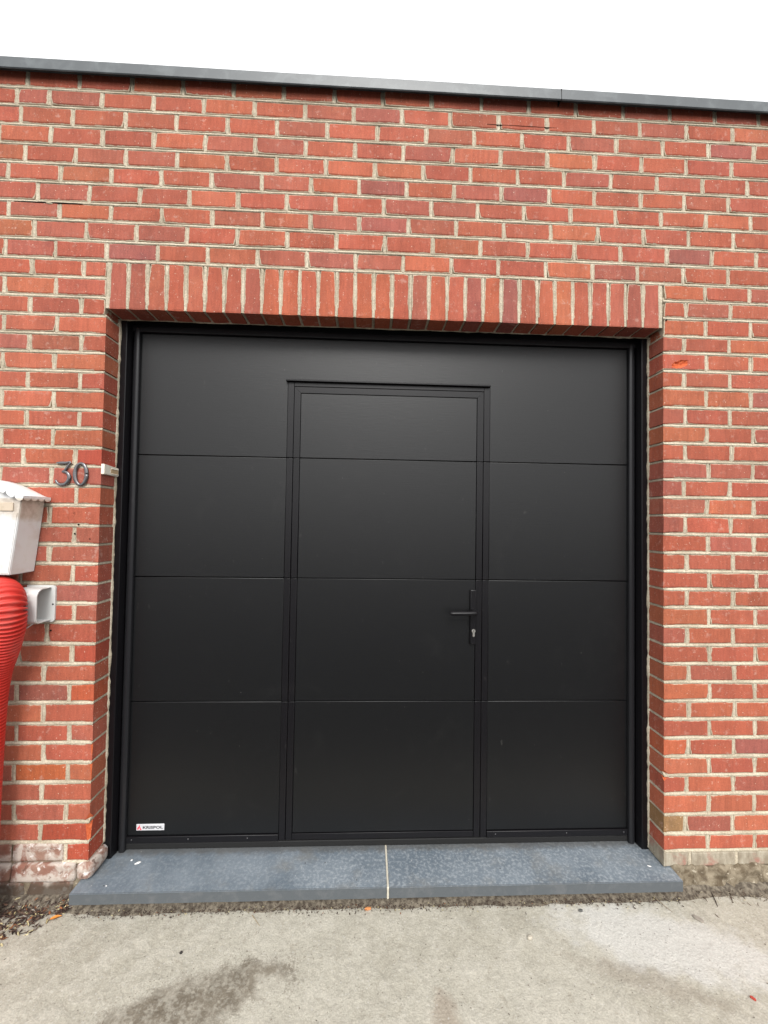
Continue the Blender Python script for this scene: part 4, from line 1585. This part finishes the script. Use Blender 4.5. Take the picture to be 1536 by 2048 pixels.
tag(link('leaf_litter', me, None, M_LIT), 'dry leaf crumbs and grit blown against the wall foot and threshold', 'litter', kind='stuff')

# soil packed under the slab and along the wall
def soil():
    v, f = [], []
    xs = [X0 + (X1 - X0) * i / 520 for i in range(521)]
    for x in xs:
        under = -.03 < x < 2.335
        rows = [(.06, .040), (.006, .036), (-.012, .025), (-.030, .012), (-.046, .003), (-.066, -.007)] if under else [(.06, .034), (.0, .030), (-.014, .020), (-.030, .008), (-.048, .001), (-.07, -.007)]
        for (y, h) in rows:
            e = nz(x * 14, y * 40, 1) * .013 + nz(x * 45, y * 80, 3) * .008 + nz(x * 110, y * 150, 5) * .005
            v.append((x, y + e * .9, Z_GR + h + (e * .45 if h > 0 else 0)))
    for i in range(520):
        for j in range(5):
            a = i * 6 + j
            f.append((a, a + 6, a + 7, a + 1))
    t = NT('soil')
    n = t.noise(60, 5, .65)
    c = t.mix(t.ramp(n, .35, .68), (0.065, 0.052, 0.040), (0.20, 0.172, 0.132))
    m_ = t.done(c, .95, t.bump(t.noise(140, 5, .7), .9, .005), .2)
    tag(link('soil', mesh('soil', v, f, True), None, m_), 'dark damp soil packed under the threshold and along the wall', 'soil', kind='stuff')


soil()


def pebble(name, label, cat, x, y, L, w, h, rz, col, seed, rough=.8, sharp=0.0, group=None):
    bm = bmesh.new()
    bmesh.ops.create_icosphere(bm, subdivisions=2, radius=1)
    for v in bm.verts:
        k = 1 + .22 * nz(v.co.x * 1.6 + seed, v.co.y * 1.6, v.co.z * 1.6)
        c = v.co * k
        c.z = max(-.55, min(.75 - sharp * .3, c.z))
        if sharp: c.x = max(-.85, min(.8, c.x)); c.y = max(-.8, min(.75, c.y))
        v.co = Vector((c.x * L / 2, c.y * w / 2, (c.z + .55) * h / 1.3))
    me = bpy.data.meshes.new(name); bm.to_mesh(me); bm.free()
    mt = plain(name + '_surface', col, rough, .3, bs=220, bd=.001, bst=.5, mott=.5, msc=90)
    o = link(name, me, None, mt)
    o.location = (x, y, Z_GR + .0005)
    o.rotation_euler = (0, 0, rz)
    return tag(o, label, cat, group)


pebble('stone_chip', 'flat grey stone chip lying on concrete right of the threshold', 'stone', 2.335, -.128, .040, .019, .008, -.9, (.27, .24, .205), 1, sharp=.6)
pebble('pebble', 'pale cream pebble on the concrete in front of the right slab', 'pebble', 1.668, -.178, .021, .015, .009, .4, (.42, .38, .31), 2)
pebble('pebble', 'small dark grey pebble below the right end of the threshold', 'pebble', 1.905, -.083, .018, .010, .006, .1, (.10, .10, .095), 5)
pebble('pebble', 'tiny black pebble in front of the left slab', 'pebble', .447, -.196, .010, .008, .006, .5, (.035, .03, .028), 8)
pebble('brick_chip', 'orange brick chip under the threshold joint', 'brick chip', 1.086, -.057, .030, .010, .008, .15, (.55, .22, .08), 4, sharp=.5)
pebble('brick_chip', 'small red brick chip at the right edge of the concrete', 'brick chip', 2.30, -.378, .018, .008, .006, -.9, (.42, .06, .04), 9, sharp=.5)

# orange fallen leaf at the left end of the threshold
lf = MB()
prof_ = [(-1, 0), (-.6, .45), (0, .62), (.5, .45), (.85, .18), (1.15, .03)]
v, f = [], []
for (u, w_) in prof_:
    for s in (-1, 0, 1):
        v.append((u * .017, s * w_ * .0115, .0035 * abs(s) + .003 * (1 - u * u) * .8 + .002))
for i in range(len(prof_) - 1):
    for s in range(2):
        a = i * 3 + s
        f.append((a, a + 3, a + 4, a + 1))
b = len(v)
v += [(p[0], p[1], p[2] - .0006) for p in v]
f += [tuple(q + b for q in t_)[::-1] for t_ in f]
lf.add(v, f)
o = lf.build('fallen_leaf', plain('orange_leaf', (.62, .24, .045), .55, .4, mott=.5, msc=120, mcol=(.42, .13, .02)), None, True)
o.location = (-.068, -.068, Z_GR + .003)
o.rotation_euler = (0, .08, .55)
tag(o, 'orange fallen leaf lying beside the left end of the threshold', 'leaf')


def twig(name, label, pts, r, col):
    P = spline([(x, y, Z_GR + z) for x, y, z in pts], 5)
    v, f = sweep(P, [r * (1 - .5 * i / len(P)) for i in range(len(P))], 6)
    c = P[0]
    o = link(name, mesh(name, [Vector(q) - c for q in v], f, True), None, plain(name + '_bark', col, .8, .2))
    o.location = c
    tag(o, label, 'twig', 'dry twigs on the concrete')


twig('twig', 'pale straw lying in front of the left threshold slab', [(.652, -.072, .004), (.670, -.090, .003), (.690, -.112, .003)], .0013, (.30, .24, .15))
twig('twig', 'dark twig on the concrete by the wall right of the threshold', [(2.478, -.018, .010), (2.468, -.048, .006), (2.452, -.082, .004)], .0022, (.055, .04, .032))
twig('twig', 'brown twig at the foot of the wall in the right corner', [(2.56, -.010, .016), (2.545, -.040, .008), (2.525, -.070, .004)], .0018, (.10, .075, .055))
twig('twig', 'thin straw sticking out under the right end of the threshold', [(2.225, -.050, .012), (2.245, -.078, .005), (2.258, -.098, .003)], .0012, (.20, .15, .10))
